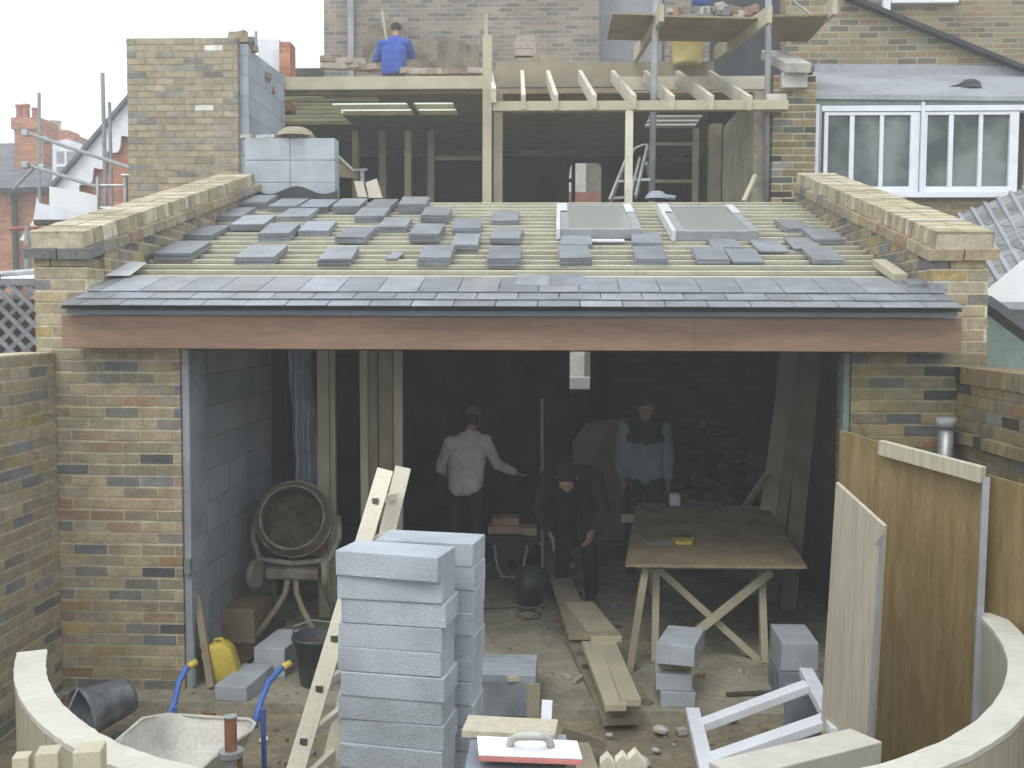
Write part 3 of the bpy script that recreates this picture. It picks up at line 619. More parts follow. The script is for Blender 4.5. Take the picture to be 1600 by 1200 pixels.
# lean-to roof, white gable panel, black gutter and green wall to the right of the extension
ln = thing('lean_to', 'neighbouring lean-to with a ribbed grey tiled roof running down to a black gutter', 'outbuilding', (4.6, 9, 0))
q = MB(); A = W(1478, 345, 10.8); B = W(1660, 268, 10.8); C = W(1660, 470, 7.6); D_ = W(1535, 462, 7.4)
C = W(1720, 390, 7.8); D_ = W(1541, 450, 7.6)
q.prism([D_, C, B, A], (0, 0, -0.05)); q.build('roof', 'plain_tile', ln)
q = MB()
for t in [i / 9 for i in range(10)]:
    a = D_.lerp(C, t); b = A.lerp(B, t); q.beam(a + V((0, 0, .015)), b + V((0, 0, .015)), 0.035, 0.03)
q.build('roof_rib', 'lead', ln)
q = MB(); q.prism([W(1541, 455, 7.5), W(1541, 472, 7.5), W(1600, 472, 7.5), W(1640, 470, 7.5), W(1640, 380, 7.5), W(1600, 407, 7.5)], (0, 0.03, 0)); q.build('gable_panel', 'white_board', ln)
q = MB(); q.beam(W(1536, 470, 7.3), W(1640, 545, 6.4), 0.10, 0.07); q.build('gutter', 'dark_felt', ln)
q = MB(); q.beam(W(1560, 478, 7.45), W(1640, 478, 7.45), 0.03, 0.05); q.build('white_rail', 'lead', ln)
q = MB(); q.prism([W(1541, 474, 7.6), W(1541, 700, 7.6), W(1700, 700, 7.6), W(1700, 474, 7.6)], (0, 0.1, 0)); q.build('wall', 'green_render', ln)
q = MB(); q.box((W(1340, 310, 11.2).x, 11.0, 2.0), (W(1640, 310, 11.2).x, 11.3, W(1400, 345, 11.1).z)); q.build('back_wall', 'far_yellow', ln)

# ================================================================== GARDEN WALLS
xg = W(90, 700, YF).x
m = MB(); brickwork(m, (xg, 1.2, -0.1), (0, 1, 0), YF - 0.01 - 1.2, 2.325, (-1, 0, 0), 0.22, pal=[(c, w * (2 if i in (0, 2, 8) else 1)) for i, (c, w) in enumerate(STOCK)])
one(m, 'garden_wall', 'brick', 'pale brick garden wall with thick mortar joints running forward from the left pier', 'garden wall')
xg2 = W(1494, 620, YF).x
m = MB(); brickwork(m, (xg2, 1.2, -0.1), (0, 1, 0), YF - 0.01 - 1.2, 2.17, (1, 0, 0), 0.22, pal=OLIVE, mort=(0.33, 0.30, 0.21))
y = 1.2
while y < YF - 0.05:                                  # projecting header course and soldier top course
    m.box((xg2 - 0.045, y, 1.70), (xg2 + 0.1, y + 0.105, 1.765), pick(OLIVE)); y += 0.114
y = 1.2
while y < YF - 0.05:
    m.box((xg2 - 0.012, y, 2.06), (xg2 + 0.23, y + 0.064, 2.16), pick(OLIVE)); y += 0.075
one(m, 'garden_wall', 'brick', 'olive brown brick garden wall with a projecting course, right of the plywood sheet', 'garden wall')
# trellis behind the left garden wall
tr = thing('trellis_fence', 'weathered grey diamond trellis behind the left garden wall', 'fence', (-4.3, 7.6, 0))
xt0, xt1 = W(-60, 500, 7.6).x, W(58, 500, 7.6).x; zt0, zt1 = 1.9, W(30, 446, 7.6).z
q = MB()
def clipdiag(x, dirn):
    a = V((x, 7.6 + 0.012 * dirn, zt0)); L_ = zt1 - zt0; b = V((x + dirn * L_, 7.6 + 0.012 * dirn, zt1)); pts = []
    for t in (0, 1): pts.append(a.lerp(b, t))
    ts = sorted([max(0, min(1, (xt0 - x) / (dirn * L_))), max(0, min(1, (xt1 - x) / (dirn * L_)))])
    if ts[1] - ts[0] > 0.02: q.beam(a.lerp(b, ts[0]), a.lerp(b, ts[1]), 0.018, 0.032, up=(0, 1, 0)) if False else q.beam(a.lerp(b, ts[0]), a.lerp(b, ts[1]), 0.012, 0.034, up=(-dirn, 0, 1))
x = xt0 - 1.2
while x < xt1 + 1.2:
    clipdiag(x, 1); clipdiag(x, -1); x += 0.125
q.build('lattice', 'trellis', tr)
q = MB(); q.box((xt0, 7.57, zt1), (xt1, 7.63, zt1 + 0.05)); q.build('top_rail', 'trellis', tr)
q = MB(); q.box((xt0, 7.74, 1.5), (xt1 + 0.0, 7.78, zt1 - 0.10)); one(q, 'fence_boards', 'dark_timber', 'dark boards behind the grey trellis', 'fence')
q = MB(); q.prism([W(0, 446, 8.0), W(59, 446, 8.0), W(59, 432, 8.5), W(3, 432, 8.5)], (0, 0, 0.015))
one(q, 'roof_light_strip', 'white_board', 'bright white glazed strip just above the trellis', 'rooflight')
q = MB(); q.cyl(W(-10, 429, 8.2), W(57, 424, 8.2), 0.025); one(q, 'scaffold_tube', 'galvanised', 'short level steel tube above the bright strip and trellis', 'scaffold tube')
# dark clutter and debris left of the curved wall
q = MB(); q.box((-3.1, 4.0, -0.06), (-2.75, 4.4, 0.35), j=0.02); q.box((-3.05, 3.4, -0.06), (-2.6, 3.8, 0.28), j=0.02); one(q, 'dark_sacks', 'dark_plastic', 'dark bags slumped in the corner outside the curved wall', 'bag', bevel=0.05)
q = MB(); q.box((-2.95, 3.6, 0.3), (-2.62, 3.95, 0.42), j=0.02); one(q, 'grey_slab', 'block', 'pale blue-grey slab lying outside the curved wall at the left edge', 'slab')

# ================================================================== BACKGROUND LEFT
rh = thing('red_brick_house', 'orange brick terrace with slate roof, dormer and chimney on the far left', 'house', (-14, 26, 0))
def rbx(name, a, b, m_, **k):
    q = MB(); q.box(a, b); return q.build(name, m_, rh, **k)
Yh = 26
x0, x1 = W(-120, 300, Yh).x, W(92, 300, Yh).x
ze = W(40, 292, Yh).z
rbx('wall', (x0, Yh, 0), (x1, Yh + 6, ze), 'far_red')
q = MB(); Yr = 29.5; xe = W(150, 222, Yr).x
q.prism([V((x0, Yh - 0.25, ze - 0.05)), V((W(128, 292, Yh).x, Yh - 0.25, ze - 0.05)), V((xe, Yr, W(60, 221, Yr).z)), V((x0, Yr, W(60, 224, Yr).z))], (0, 0, -0.12)); q.build('roof', 'slate_roof', rh)
q = MB(); q.beam(W(0, 298, Yh - .4), W(75, 296, Yh - .4), 0.12, 0.12); q.build('gutter', 'dark_felt', rh)
rbx('downpipe', (W(17, 300, 25.8).x, 25.8, 0), (W(24, 300, 25.8).x, 25.9, ze), 'dark_felt')
cb = MB(); Yc = 27.2
cb.box((W(22, 200, Yc).x, Yc, 5.0), (W(66, 200, Yc).x, Yc + 0.9, W(40, 186, Yc).z)); cb.box((W(19, 200, Yc).x, Yc - 0.06, W(40, 202, Yc).z), (W(64, 200, Yc).x, Yc + 0.96, W(40, 184, Yc).z)); chm = cb.build('chimney', 'far_red', rh)
for p_ in ((31, 164), (41, 163), (56, 169)):
    q = MB(); c0 = W(p_[0], 184, Yc + .3); h_ = W(p_[0], p_[1], Yc + .3).z - c0.z; q.lathe([(0.10, -0.05), (0.09, h_ * .8), (0.115, h_ * .82), (0.11, h_), (0.07, h_), (0.06, 0)], c0, n=12); q.build('chimney_pot', 'terracotta', chm)
cb = MB(); Yc = 31
cb.box((W(70, 200, Yc).x, Yc, 5.0), (W(116, 200, Yc).x, Yc + 0.9, W(90, 210, Yc).z)); cb.box((W(75, 200, Yc).x, Yc, W(90, 210, Yc).z), (W(106, 200, Yc).x, Yc + .8, W(90, 203, Yc).z)); chm = cb.build('chimney', 'far_red', rh)
q = MB(); c0 = W(86, 203, Yc + .3); q.lathe([(0.2, -.05), (0.17, .2), (.2, .25), (.17, .27), (.1, .2)], c0, n=12); q.build('chimney_pot', 'stone', chm)
# white dormer
Yd = 26.2; d0, d1 = W(82, 240, Yd).x, W(127, 240, Yd).x
q = MB(); q.prism([W(82, 296, Yd), W(127, 296, Yd), W(127, 226, Yd), W(104, 217, Yd), W(82, 222, Yd)], (0, 2.4, 0)); dm = q.build('dormer', 'white_paint', rh)
q = MB(); q.box((W(89, 240, Yd).x, Yd - 0.03, W(90, 285, Yd).z), (W(120, 240, Yd).x, Yd - 0.008, W(90, 237, Yd).z)); q.build('pane', 'lead', dm)
q = MB(); xm_ = W(104, 240, Yd).x; q.box((xm_ - .03, Yd - .06, W(90, 285, Yd).z), (xm_ + .03, Yd - .032, W(90, 237, Yd).z)); zz = W(90, 259, Yd).z; q.box((W(89, 240, Yd).x, Yd - .064, zz - .04), (W(120, 240, Yd).x, Yd - .061, zz + .04)); q.build('glazing_bar', 'white_paint', dm)
# gable end with scalloped white bargeboard
gh = thing('gable_house', 'red-brown gable with a scalloped white bargeboard rising to the tall brick wall', 'house', (-10, 20, 0))
Yg = 20
q = MB(); q.prism([W(92, 300, Yg), W(240, 480, Yg), W(240, 120, Yg), W(205, 158, Yg), W(140, 235, Yg)][0:1] + [W(92, 480, Yg), W(240, 480, Yg), W(240, 118, Yg), W(205, 158, Yg)], (0, 3, 0)); q.build('wall', 'far_red', gh)
q = MB(); n = 44; up = []; lo = []
for i in range(n + 1):
    t = i / n; px = 86 + 130 * t; py = 292 - 152 * t
    sc_ = abs(math.sin(t * 6 * math.pi)); up.append((px, py)); lo.append((px + 16 + 7 * sc_ * 1.0, py + 20 + 13 * sc_))
for i in range(n):
    q.prism([W(*up[i], Yg - .12), W(*lo[i], Yg - .12), W(*lo[i + 1], Yg - .12), W(*up[i + 1], Yg - .12)], (0, 0.05, 0))
q.build('bargeboard', 'white_board', gh)
q = MB(); q.beam(W(84, 293, Yg - .1), W(218, 137, Yg - .1), 0.3, 0.06); q.build('verge', 'slate', gh)
# scaffold
sc = thing('scaffold', 'steel tube scaffold in front of the far left roofs', 'scaffold', (-8, 17, 0))
for a, b, Y0, Y1, r in (((160, 114), (168, 420), 16, 16, .032), ((171, 160), (177, 420), 16.4, 16.4, .028), ((61, 145), (62, 430), 18, 18, .03), ((36, 206), (205, 263), 16.5, 14.5, .028), ((35, 255), (152, 292), 16.5, 14.8, .028), ((20, 296), (62, 252), 18, 18, .03)):
    q = MB(); q.cyl(W(*a, Y0), W(*b, Y1), r, n=10); q.build('tube', 'grey_pole', sc, smooth=False)
for a in ((40, 208), (72, 219), (40, 258), (66, 262)):
    q = MB(); c0 = W(*a, 16.2); q.box(c0 - V((.05, .05, .05)), c0 + V((.05, .05, .05))); q.build('coupler', 'galvanised', sc, bevel=.015)
tw = thing('scaffold_tower', 'small silver aluminium tower frame standing in front of the gable', 'scaffold tower', (-7, 14, 0))
q = MB()
for px in (151, 153): pass
q.cyl(W(153, 276, 14), W(156, 420, 14), .03, n=10); q.build('upright', 'galvanised', tw); q = MB(); q.cyl(W(196, 277, 14), W(198, 420, 14), .03, n=10); q.build('upright', 'galvanised', tw)
for py in (290, 325): q = MB(); q.cyl(W(154, py, 14), W(197, py, 14), .022, n=8); q.build('rung', 'galvanised', tw)
q = MB(); q.cyl(W(190, 274, 14), W(204, 274, 14), .022, n=8); q.build('cross_pin', 'galvanised', tw)
wb = thing('white_sheets', 'white boards leaning together on the scaffold beside the gable', 'boards', W(100, 345, 13))
q = MB(); q.prism([W(77, 291, 13), W(77, 330, 13), W(152, 345, 13), W(152, 306, 13), W(130, 300, 13)], (0, .04, 0)); q.build('tall_board', 'white_board', wb)
q = MB(); q.prism([W(57, 308, 12.7), W(52, 346, 12.7), W(140, 345, 12.7), W(143, 336, 12.7), W(60, 317, 12.7)], (0, .03, 0)); q.build('low_board', 'white_paint', wb)
q = MB(); q.beam(W(54, 348, 12.6), W(160, 348, 12.9), .3, .05); q.build('base_plank', 'dark_timber', wb)
q = MB(); q.prism([W(30, 375, 13.2), W(55, 340, 13.2), W(58, 352, 13.2), W(50, 378, 13.2)], (0, .03, 0)); one(q, 'white_offcut', 'white_board', 'small white triangular offcut hanging below the white boards', 'board')
pp = thing('prop_post', 'grey prop with an orange band left of the brick coping', 'prop', W(43, 420, 12))
q = MB(); q.cyl(W(43, 352, 12), W(43, 430, 12), .035); q.build('tube', 'grey_pole', pp)
q = MB(); q.cyl(W(43, 383, 12), W(43, 391, 12), .042); b_ = q.build('band', 'terracotta', pp)
q = MB(); q.cyl(W(16, 358, 12), W(60, 355, 12), .025); one(q, 'red_tube', 'terracotta', 'short red painted tube lying level beside the grey prop', 'tube')
# far street behind the house seen through the openings
q = MB(); q.box((-6, 34, -0.4), (0.9, 34.3, 12)); one(q, 'street_house', 'stone', 'lilac grey house front seen through the tall far window', 'house')
q = MB(); q.box((0.92, 36, -0.4), (6, 36.3, 12)); one(q, 'street_house', 'cutback', 'mottled grey green house front on the right in the tall far window', 'house')
q = MB(); q.box((-6, 26, 4.6), (6, 26.3, W(900, 300, 26).z)); one(q, 'street_wall', 'terracotta', 'reddish garden wall at the bottom of the tall far window', 'wall')
q = MB(); q.box((-1.2, 24.0, -.4), (2, 24.3, 1.12)); one(q, 'street_ledge', 'white_board', 'pale ledge seen through the lower far opening', 'ledge')

# ================================================================== ON THE ROOF
N_ = V((0, -RS, 1)).normalized(); T_ = V((0, 1, RS)).normalized()
STK = [ # xl, xr, y bottom of front, y top of front, label
 (240, 299, 406, 394, 'leftmost slate stack in the lowest row, beside the left parapet'),
 (367, 428, 412, 400, 'thick slate stack, second from the left in the lowest row'),
 (497, 547, 414, 403, 'slate stack, third from the left in the lowest row, left of the lone slate piece'),
 (652, 702, 414, 401, 'slate stack in the lowest row just right of the lone slate piece'),
 (761, 812, 415, 402, 'slate stack standing alone in the middle of the lowest row'),
 (875, 925, 414, 401, 'slate stack in the lowest row directly below the thin stack under the left skylight'),
 (993, 1043, 413, 403, 'slate stack in the lowest row below the right front corner of the left skylight'),
 (1090, 1140, 412, 404, 'left one of the two touching slate stacks in the lowest row under the right skylight'),
 (1146, 1196, 412, 407, 'low slate stack, right one of the two touching in the lowest row'),
 (1270, 1319, 412, 405, 'rightmost slate stack of the lowest row, near the right parapet'),
 (1242, 1288, 391, 387, 'thin slate stack tucked behind the rightmost stack of the lowest row'),
 (876, 925, 386, 380, 'thin slate stack directly in front of the left skylight, left corner'),
 (988, 1034, 386, 378, 'thick slate stack at the right front corner of the left skylight'),
 (1115, 1160, 389, 386, 'very thin slate stack in front of the right skylight'),
 (1188, 1234, 395, 391, 'low slate stack just beyond the right front corner of the right skylight'),
 (705, 746, 391, 381, 'slate stack just behind and right of the one beside the lone slate piece'),
 (765, 811, 380, 371, 'slate stack in the middle, second up in the column of three'),
 (639, 686, 378, 364, 'tall slate stack in the second row, middle of the roof'),
 (523, 571, 379, 369, 'slate stack in the second row above the third lowest stack'),
 (404, 452, 376, 363, 'tall slate stack in the second row above the second lowest stack'),
 (466, 513, 368, 359, 'slate stack in the second row right of the tall one'),
 (277, 331, 374, 366, 'slate stack beside the left parapet in the second row'),
 (362, 413, 359, 349, 'slate stack in the third row from the eaves at the left'),
 (327, 378, 345, 336, 'slate stack by the left parapet in the fourth row'),
 (591, 635, 363, 353, 'slate stack in the third row left of centre, slightly turned'),
 (707, 751, 364, 355, 'slate stack in the third row just right of centre'),
 (767, 810, 350, 343, 'slate stack topmost in the middle column, left of the left skylight'),
 (554, 600, 346, 336, 'slate stack in the fourth row in front of a partly hidden one'),
 (434, 482, 345, 337, 'slate stack in the fourth row below the small block wall'),
 (657, 700, 347, 335, 'tall slate stack in the fourth row just right of the topmost tall one'),
 (520, 562, 332, 321, 'slate stack in the top row below the right end of the small block wall'),
 (570, 610, 332, 322, 'slate stack in the top row, partly hidden by the one in front'),
 (623, 665, 333, 318, 'tallest slate stack of the top row, rightmost'),
 (468, 512, 331, 322, 'slate stack in the top row under the middle of the small block wall'),
 (419, 463, 330, 321, 'slate stack in the top row under the left of the small block wall'),
 (368, 416, 326, 315, 'leftmost slate stack of the top row by the left parapet end'),
 (1228, 1270, 363, 356, 'slate stack farthest up the roof at the right'),
 (1273, 1320, 382, 373, 'slate stack against the right parapet in the second row from the right end'),
]
for xl_, xr_, yb_, yt_, lab in STK:
    a = RF(xl_, yb_, 0.0); b = RF(xr_, yb_, 0.0); wd = min(0.31, (b - a).length); mid = (a + b) / 2
    th = max(0.02, (yb_ - yt_) / 1620 * mid.y * 1.02); n = max(2, int(th / 0.0085)); q = MB()
    yaw = ru(-0.05, 0.05); X_ = V((math.cos(yaw), math.sin(yaw), 0)); X_ = (X_ - N_ * X_.dot(N_)).normalized(); Y_ = N_.cross(X_)
    ln_ = 0.46
    for k in range(n):
        jx, jy, jr = ru(-.004, .004), ru(-.004, .004), ru(-.008, .008)
        if k == n - 1: jr = ru(-.025, .025)
        Xk = (X_ + Y_ * jr).normalized(); Yk = N_.cross(Xk); t_ = th / n
        c0 = mid + X_ * jx + Y_ * (ln_ / 2 + jy) + N_ * (t_ * (k + .5) - 0.006)
        q.obox(c0, Xk * wd / 2, Yk * ln_ / 2, N_ * (t_ * 0.44), pick(SLC))
    o = one(q, 'slate_stack', 'slate_tile', lab, 'slates', 'stacks of roof slates laid out on the battens')
q = MB()
c0 = RF(614, 404, 0.004); q.obox(c0 + T_ * 0.10, V((0.045, 0, 0)), T_ * 0.12 + V((.01, 0, 0)), N_ * 0.006, SLC[1][0])
one(q, 'slate_offcut', 'slate_tile', 'narrow single slate piece lying alone on the battens', 'slate')
for k, (x_, x2, lb) in enumerate(((805, 857, 'left one of two loose slates laid over the top of the slate courses'), (860, 914, 'right one of two loose slates laid over the top of the slate courses'))):
    q = MB(); a = RF(x_, 446, 0.02); b = RF(x2, 446.5, 0.02); mid = (a + b) / 2
    q.obox(mid + T_ * 0.155, (b - a) / 2, T_ * 0.155, N_ * 0.004, SLC[k + 1][0])
    one(q, 'loose_slate', 'slate_tile', lb, 'slate', 'loose slates on the courses')
# foil corner piece and timber at the verges
q = MB(); a, b, c_, d = RF(148, 431, .05), RF(203, 431, .03), RF(229, 411, .03), RF(200, 408, .05)
q.prism([a, b, c_, d], N_ * 0.004); q.prism([RF(146, 433, .02), RF(172, 430, .02), RF(172, 430, .02) + V((0, 0, .06)), RF(146, 433, .02) + V((0, 0, .045))], V((0, .003, 0)))
one(q, 'flashing_offcut', 'foil', 'bright bent metal flashing lying at the left end of the slate courses', 'flashing')
q = MB(); q.beam(RF(1373, 410, .04), RF(1408, 434, .04), 0.09, 0.05); one(q, 'timber_offcut', 'timber', 'short pale timber block lying on the battens by the right parapet', 'timber', bevel=.003)
q = MB(); a = RF(1437, 443, .03); q.obox(a, (.09, .01, .01), T_ * .07, N_ * .02, SLC[0][0]); one(q, 'slate_offcut', 'slate_tile', 'small slate block at the right end of the slate courses by the pier', 'slate')
# skylights
for (bl, br, fl, fr, lb) in (((868, 323), (983, 323), (876, 361), (1003, 361), 'left skylight, grey framed with foil down its left edge, on the battens'), ((1024, 323), (1140, 323), (1056, 364), (1186, 364), 'right skylight, grey framed with foil down its left edge, on the battens')):
    L0 = 0.06; P = [RF(*fl, L0), RF(*fr, L0), RF(*br, L0), RF(*bl, L0)]
    wd = (P[1] - P[0]).length; c0 = (P[0] + P[1]) / 2; ln_ = min(1.25, (P[3] - P[0]).length)
    c0 = c0 - N_ * (L0)
    sk = thing('skylight', lb, 'skylight', c0, 'skylights in the new roof')
    X_ = V((1, 0, 0))
    def ob(q, x0, x1, y0, y1, z0, z1): q.obox(c0 + X_ * (x0 + x1) / 2 + T_ * (y0 + y1) / 2 + N_ * (z0 + z1) / 2, X_ * (x1 - x0) / 2, T_ * (y1 - y0) / 2, N_ * (z1 - z0) / 2)
    h = wd / 2; q = MB()
    ob(q, -h, -h + .07, 0, ln_, 0, .075); ob(q, h - .07, h, 0, ln_, 0, .075); ob(q, -h + .07, h - .07, 0, .08, 0, .072); ob(q, -h + .07, h - .07, ln_ - .08, ln_, 0, .078)
    q.build('frame', 'sky_frame', sk)
    q = MB(); ob(q, -h + .05, h - .05, .07, ln_ - .07, .06, .0705); q.build('pane', 'skylight_glass', sk)
    q = MB(); ob(q, -h - .035, -h - .003, -.03, ln_ + .02, 0.0, .085); ob(q, -h - .03, -h + .06, ln_ - .38, ln_ + .02, .086, .092); q.build('foil_strip', 'foil', sk)
    q = MB(); ob(q, h - .08, h - .01, ln_ - .42, ln_ + .0, .079, .088); q.build('foil_strip', 'foil', sk)
    if bl[0] < 900:
        q = MB(); ob(q, -h * .45, h * .55, -.16, -.08, .0, .012); q.build('foil_strip', 'foil', sk)
# odds and ends along the ridge
for i, (pts, m_, nm, lb, ct) in enumerate((
    (((553, 283), (566, 283), (574, 308), (559, 308)), 'pale_timber', 'timber_offcut', 'shorter pale timber offcut standing behind the top slate row', 'timber'),
    (((571, 285), (588, 279), (597, 309), (576, 309)), 'pale_timber', 'timber_offcut', 'wider pale timber offcut standing behind the top slate row', 'timber'))):
    q = MB(); q.prism([W(*p_, 10.5) for p_ in pts], (0, .05, 0)); one(q, nm, m_, lb, ct)
q = MB(); q.beam(W(548, 266, 10.9), W(574, 265, 10.9), .03, .02); q.beam(W(566, 266, 10.9), W(567, 300, 10.9), .04, .02, up=(0, 1, 0)); one(q, 'tee_prop', 'grey_pole', 'small grey T shaped prop beside the timber offcuts', 'prop')
q = MB(); q.beam(W(522, 240, 10.7), W(550, 266, 10.9), .04, .03); one(q, 'brace', 'timber', 'slim sloping lath leaning on the right of the small block wall', 'lath')
q = MB(); q.prism([W(524, 250, 10.95), W(524, 276, 10.95), W(560, 279, 10.95), W(548, 266, 10.95)], (0, .03, 0)); one(q, 'brown_board', 'table_ply', 'brown board leaning between the small block wall and the T prop', 'board')
q = MB(); c0 = W(1030, 311, 10.45); 
q.lathe([(0, .08), (.06, .075), (.10, .04), (.12, 0)], c0 - V((.03, 0, 0)), n=12); q.beam(c0 + V((0, 0, .03)), c0 + V((.16, 0, .01)), .06, .04); one(q, 'plastic_bag', 'sheeting', 'crumpled pale blue plastic bag on the ridge behind the right skylight', 'bag', smooth=True)
q = MB(); q.beam(W(1162, 315, 10.6), W(1180, 274, 10.9), .04, .03); one(q, 'lath', 'timber', 'short lath leaning near the right end of the ridge', 'lath')
# stepladder on the first floor
sl_ = thing('stepladder', 'silver aluminium stepladder standing behind the centre post', 'stepladder', (W(985, 300, 11.3).x, 11.4, ff))
def leg_(a, b, Y0, Y1, nm): q = MB(); q.beam(W(*a, Y0), W(*b, Y1), .025, .05); q.build(nm, 'galvanised', sl_)
leg_((953, 314), (978, 252), 11.0, 11.4, 'leg'); leg_((993, 308), (1012, 228), 11.0, 11.5, 'leg')
leg_((985, 308), (1000, 248), 11.0, 11.45, 'leg'); leg_((1018, 290), (1010, 255), 11.9, 11.6, 'leg')
q = MB(); q.tube([W(989, 240, 11.5), W(992, 232, 11.5), W(1000, 228, 11.5), W(1009, 226, 11.5), W(1013, 230, 11.5)], .014); q.build('hoop', 'galvanised', sl_, smooth=True)
for a, b in (((955, 310), (985, 308)), ((963, 284), (990, 282)), ((990, 281), (1018, 281))): q = MB(); q.beam(W(*a, 11.2), W(*b, 11.2), .06, .025); q.build('tread', 'galvanised', sl_)

# ================================================================== SCAFFOLD PLATFORM ABOVE
pl = thing('scaffold_platform', 'raised platform of brown boards on timber bearers and steel poles above the rafters', 'scaffold', W(1110, 60, 11.5))
zz = W(1100, 27, 11.1).z
q = MB(); a, b = W(957, 22, 11.1), W(1022, 24, 11.1); f1, f0 = W(1020, 64, 12.2), W(948, 62, 12.2); q.prism([a, b, f1, f0], (0, 0, .02)); q.build('board', 'table_ply', pl)
q = MB(); a, b = W(1032, 26, 11.1), W(1196, 30, 11.1); f1, f0 = W(1150, 66, 12.2), W(1026, 64, 12.2); q.prism([a, b, f1, f0], (0, 0, .02)); q.build('board', 'table_ply', pl)
q = MB(); a, b = W(1206, 26, 11.1), W(1300, 25, 11.1); f1, f0 = W(1262, 66, 12.0), W(1210, 64, 12.0); q.prism([a, b, f1, f0], (0, 0, .02)); q.build('board', 'plywood', pl)
for a, b in (((1034, 20, 10.9), (993, 86, 12.8)), ((1203, 22, 10.8), (1118, 84, 12.8)), ((1305, 8, 10.9), (1290, 22, 11.3))):
    q = MB(); q.beam(W(*a), W(*b), .05, .17); q.build('bearer', 'timber', pl)
for a, b, Y0 in (((1026, -30), (1017, 330), 11.2), ((1201, -30), (1198, 330), 11.25)):
    q = MB(); q.cyl(W(*a, Y0), W(*b, Y0), .034 if Y0 > 11.22 else .036); q.build('pole', 'grey_pole', pl, smooth=True)
q = MB(); q.tube([W(1233, -10, 11.6), W(1243, 5, 11.6), W(1256, 14, 11.6), W(1268, 24, 11.6)], .012); one(q, 'rope', 'galvanised', 'pale rope end trailing over the right scaffold board', 'rope')
yt = thing('yellow_tub', 'pale yellow plastic tub standing behind the rafters under the scaffold boards', 'tub', W(1074, 97, 12.7))
c0 = W(1074, 98, 12.75); R_ = 26 / 1620 * 12.7; hh = .34
q = MB(); q.lathe([(0, 0.01), (R_ * .82, 0), (R_ * .84, .01), (R_, hh * .95), (R_ * 1.05, hh * .95), (R_ * 1.05, hh), (R_ * .97, hh), (R_ * .8, .02), (0, .02)], c0 - V((0, 0, 0.02)), n=26); q.build('bowl', 'yellow_tub', yt, smooth=True)
bt = thing('blue_bucket', 'blue bucket on the scaffold boards at the top edge of the photo', 'bucket', W(1096, 8, 12.3))
c0 = W(1096, 10, 12.3); q = MB(); q.lathe([(0, 0), (.09, 0), (.12, .26), (.13, .26), (.11, .01), (0, .01)], c0, n=20); q.build('bowl', 'blue_paint', bt, smooth=True)
q = MB()
for i in range(34):
    c0 = W(ru(1050, 1175), ru(14, 26), 12.2); a = ru(0, 3.1)
    q.obox(c0, V((math.cos(a), math.sin(a), ru(-.3, .3))) * ru(.03, .1), V((-math.sin(a), math.cos(a), 0)) * ru(.03, .06), (0, 0, ru(.02, .05)), random.choice([(0.3, 0.28, 0.24), (0.4, 0.4, 0.4), (0.2, 0.2, 0.2), (0.5, 0.48, 0.42), (0.35, 0.22, 0.16)]))
one(q, 'rubble_heap', 'rubble', 'broken masonry heaped on the scaffold boards beside the blue bucket', 'rubble', 'loose rubble heaps')
# loose bricks on the flat roof edge and on the ledger
rb = [(515, 100), (515, 90), (531, 101), (540, 92), (550, 100), (556, 93), (566, 103), (577, 102), (640, 108), (652, 109), (668, 110), (676, 109), (690, 110), (706, 109), (735, 110), (744, 108)]
for i, (px, py) in enumerate(rb):
    q = MB(); c0 = W(px, py + 3, 13.86); a = ru(-.4, .4); s_ = 1.15
    q.obox(c0, V((math.cos(a), math.sin(a), 0)) * .107 * s_, V((-math.sin(a), math.cos(a), 0)) * .05, (0, 0, .036), random.choice([(.40, .33, .26), (.34, .27, .2), (.42, .36, .3), (.30, .22, .18), (.5, .42, .38)]))
    sup = None
    one(q, 'loose_brick', 'brick', ('%s loose brick from the left at the roof edge, left of the blue shirt' % ORD[i]) if i < 8 else ('%s loose brick from the left at the roof edge, right of the blue shirt' % ORD[i - 8]), 'brick', 'loose bricks on the flat roof')
for i, (px, py, s_) in enumerate(((820, 84, 1.1), (820, 73, 1.1), (820, 63, 1.0), (845, 91, .9), (856, 92, .9))):
    q = MB(); c0 = W(px, py, 13.0); q.obox(c0, V((.115 * s_, .02, 0)), V((-.01, .07, 0)), (0, 0, .04), random.choice([(.42, .36, .3), (.38, .3, .24), (.45, .38, .33)]))
    one(q, 'loose_brick', 'brick', ['lowest brick of the small stack on the ledger above the rafters', 'middle brick of the small stack on the ledger above the rafters', 'top brick of the small stack on the ledger above the rafters', 'single brick just right of the small stack on the ledger', 'farther right single brick beside the small stack on the ledger'][i], 'brick', 'bricks on the ledger')
q = MB(); q.box((W(805, 90, 12.9).x, 12.92, zl1 - 0.02), (W(870, 90, 12.9).x, 13.25, W(820, 90, 13).z - .02)); one(q, 'packing_timber', 'old_timber', 'timber packing under the small brick stack on the ledger', 'timber')

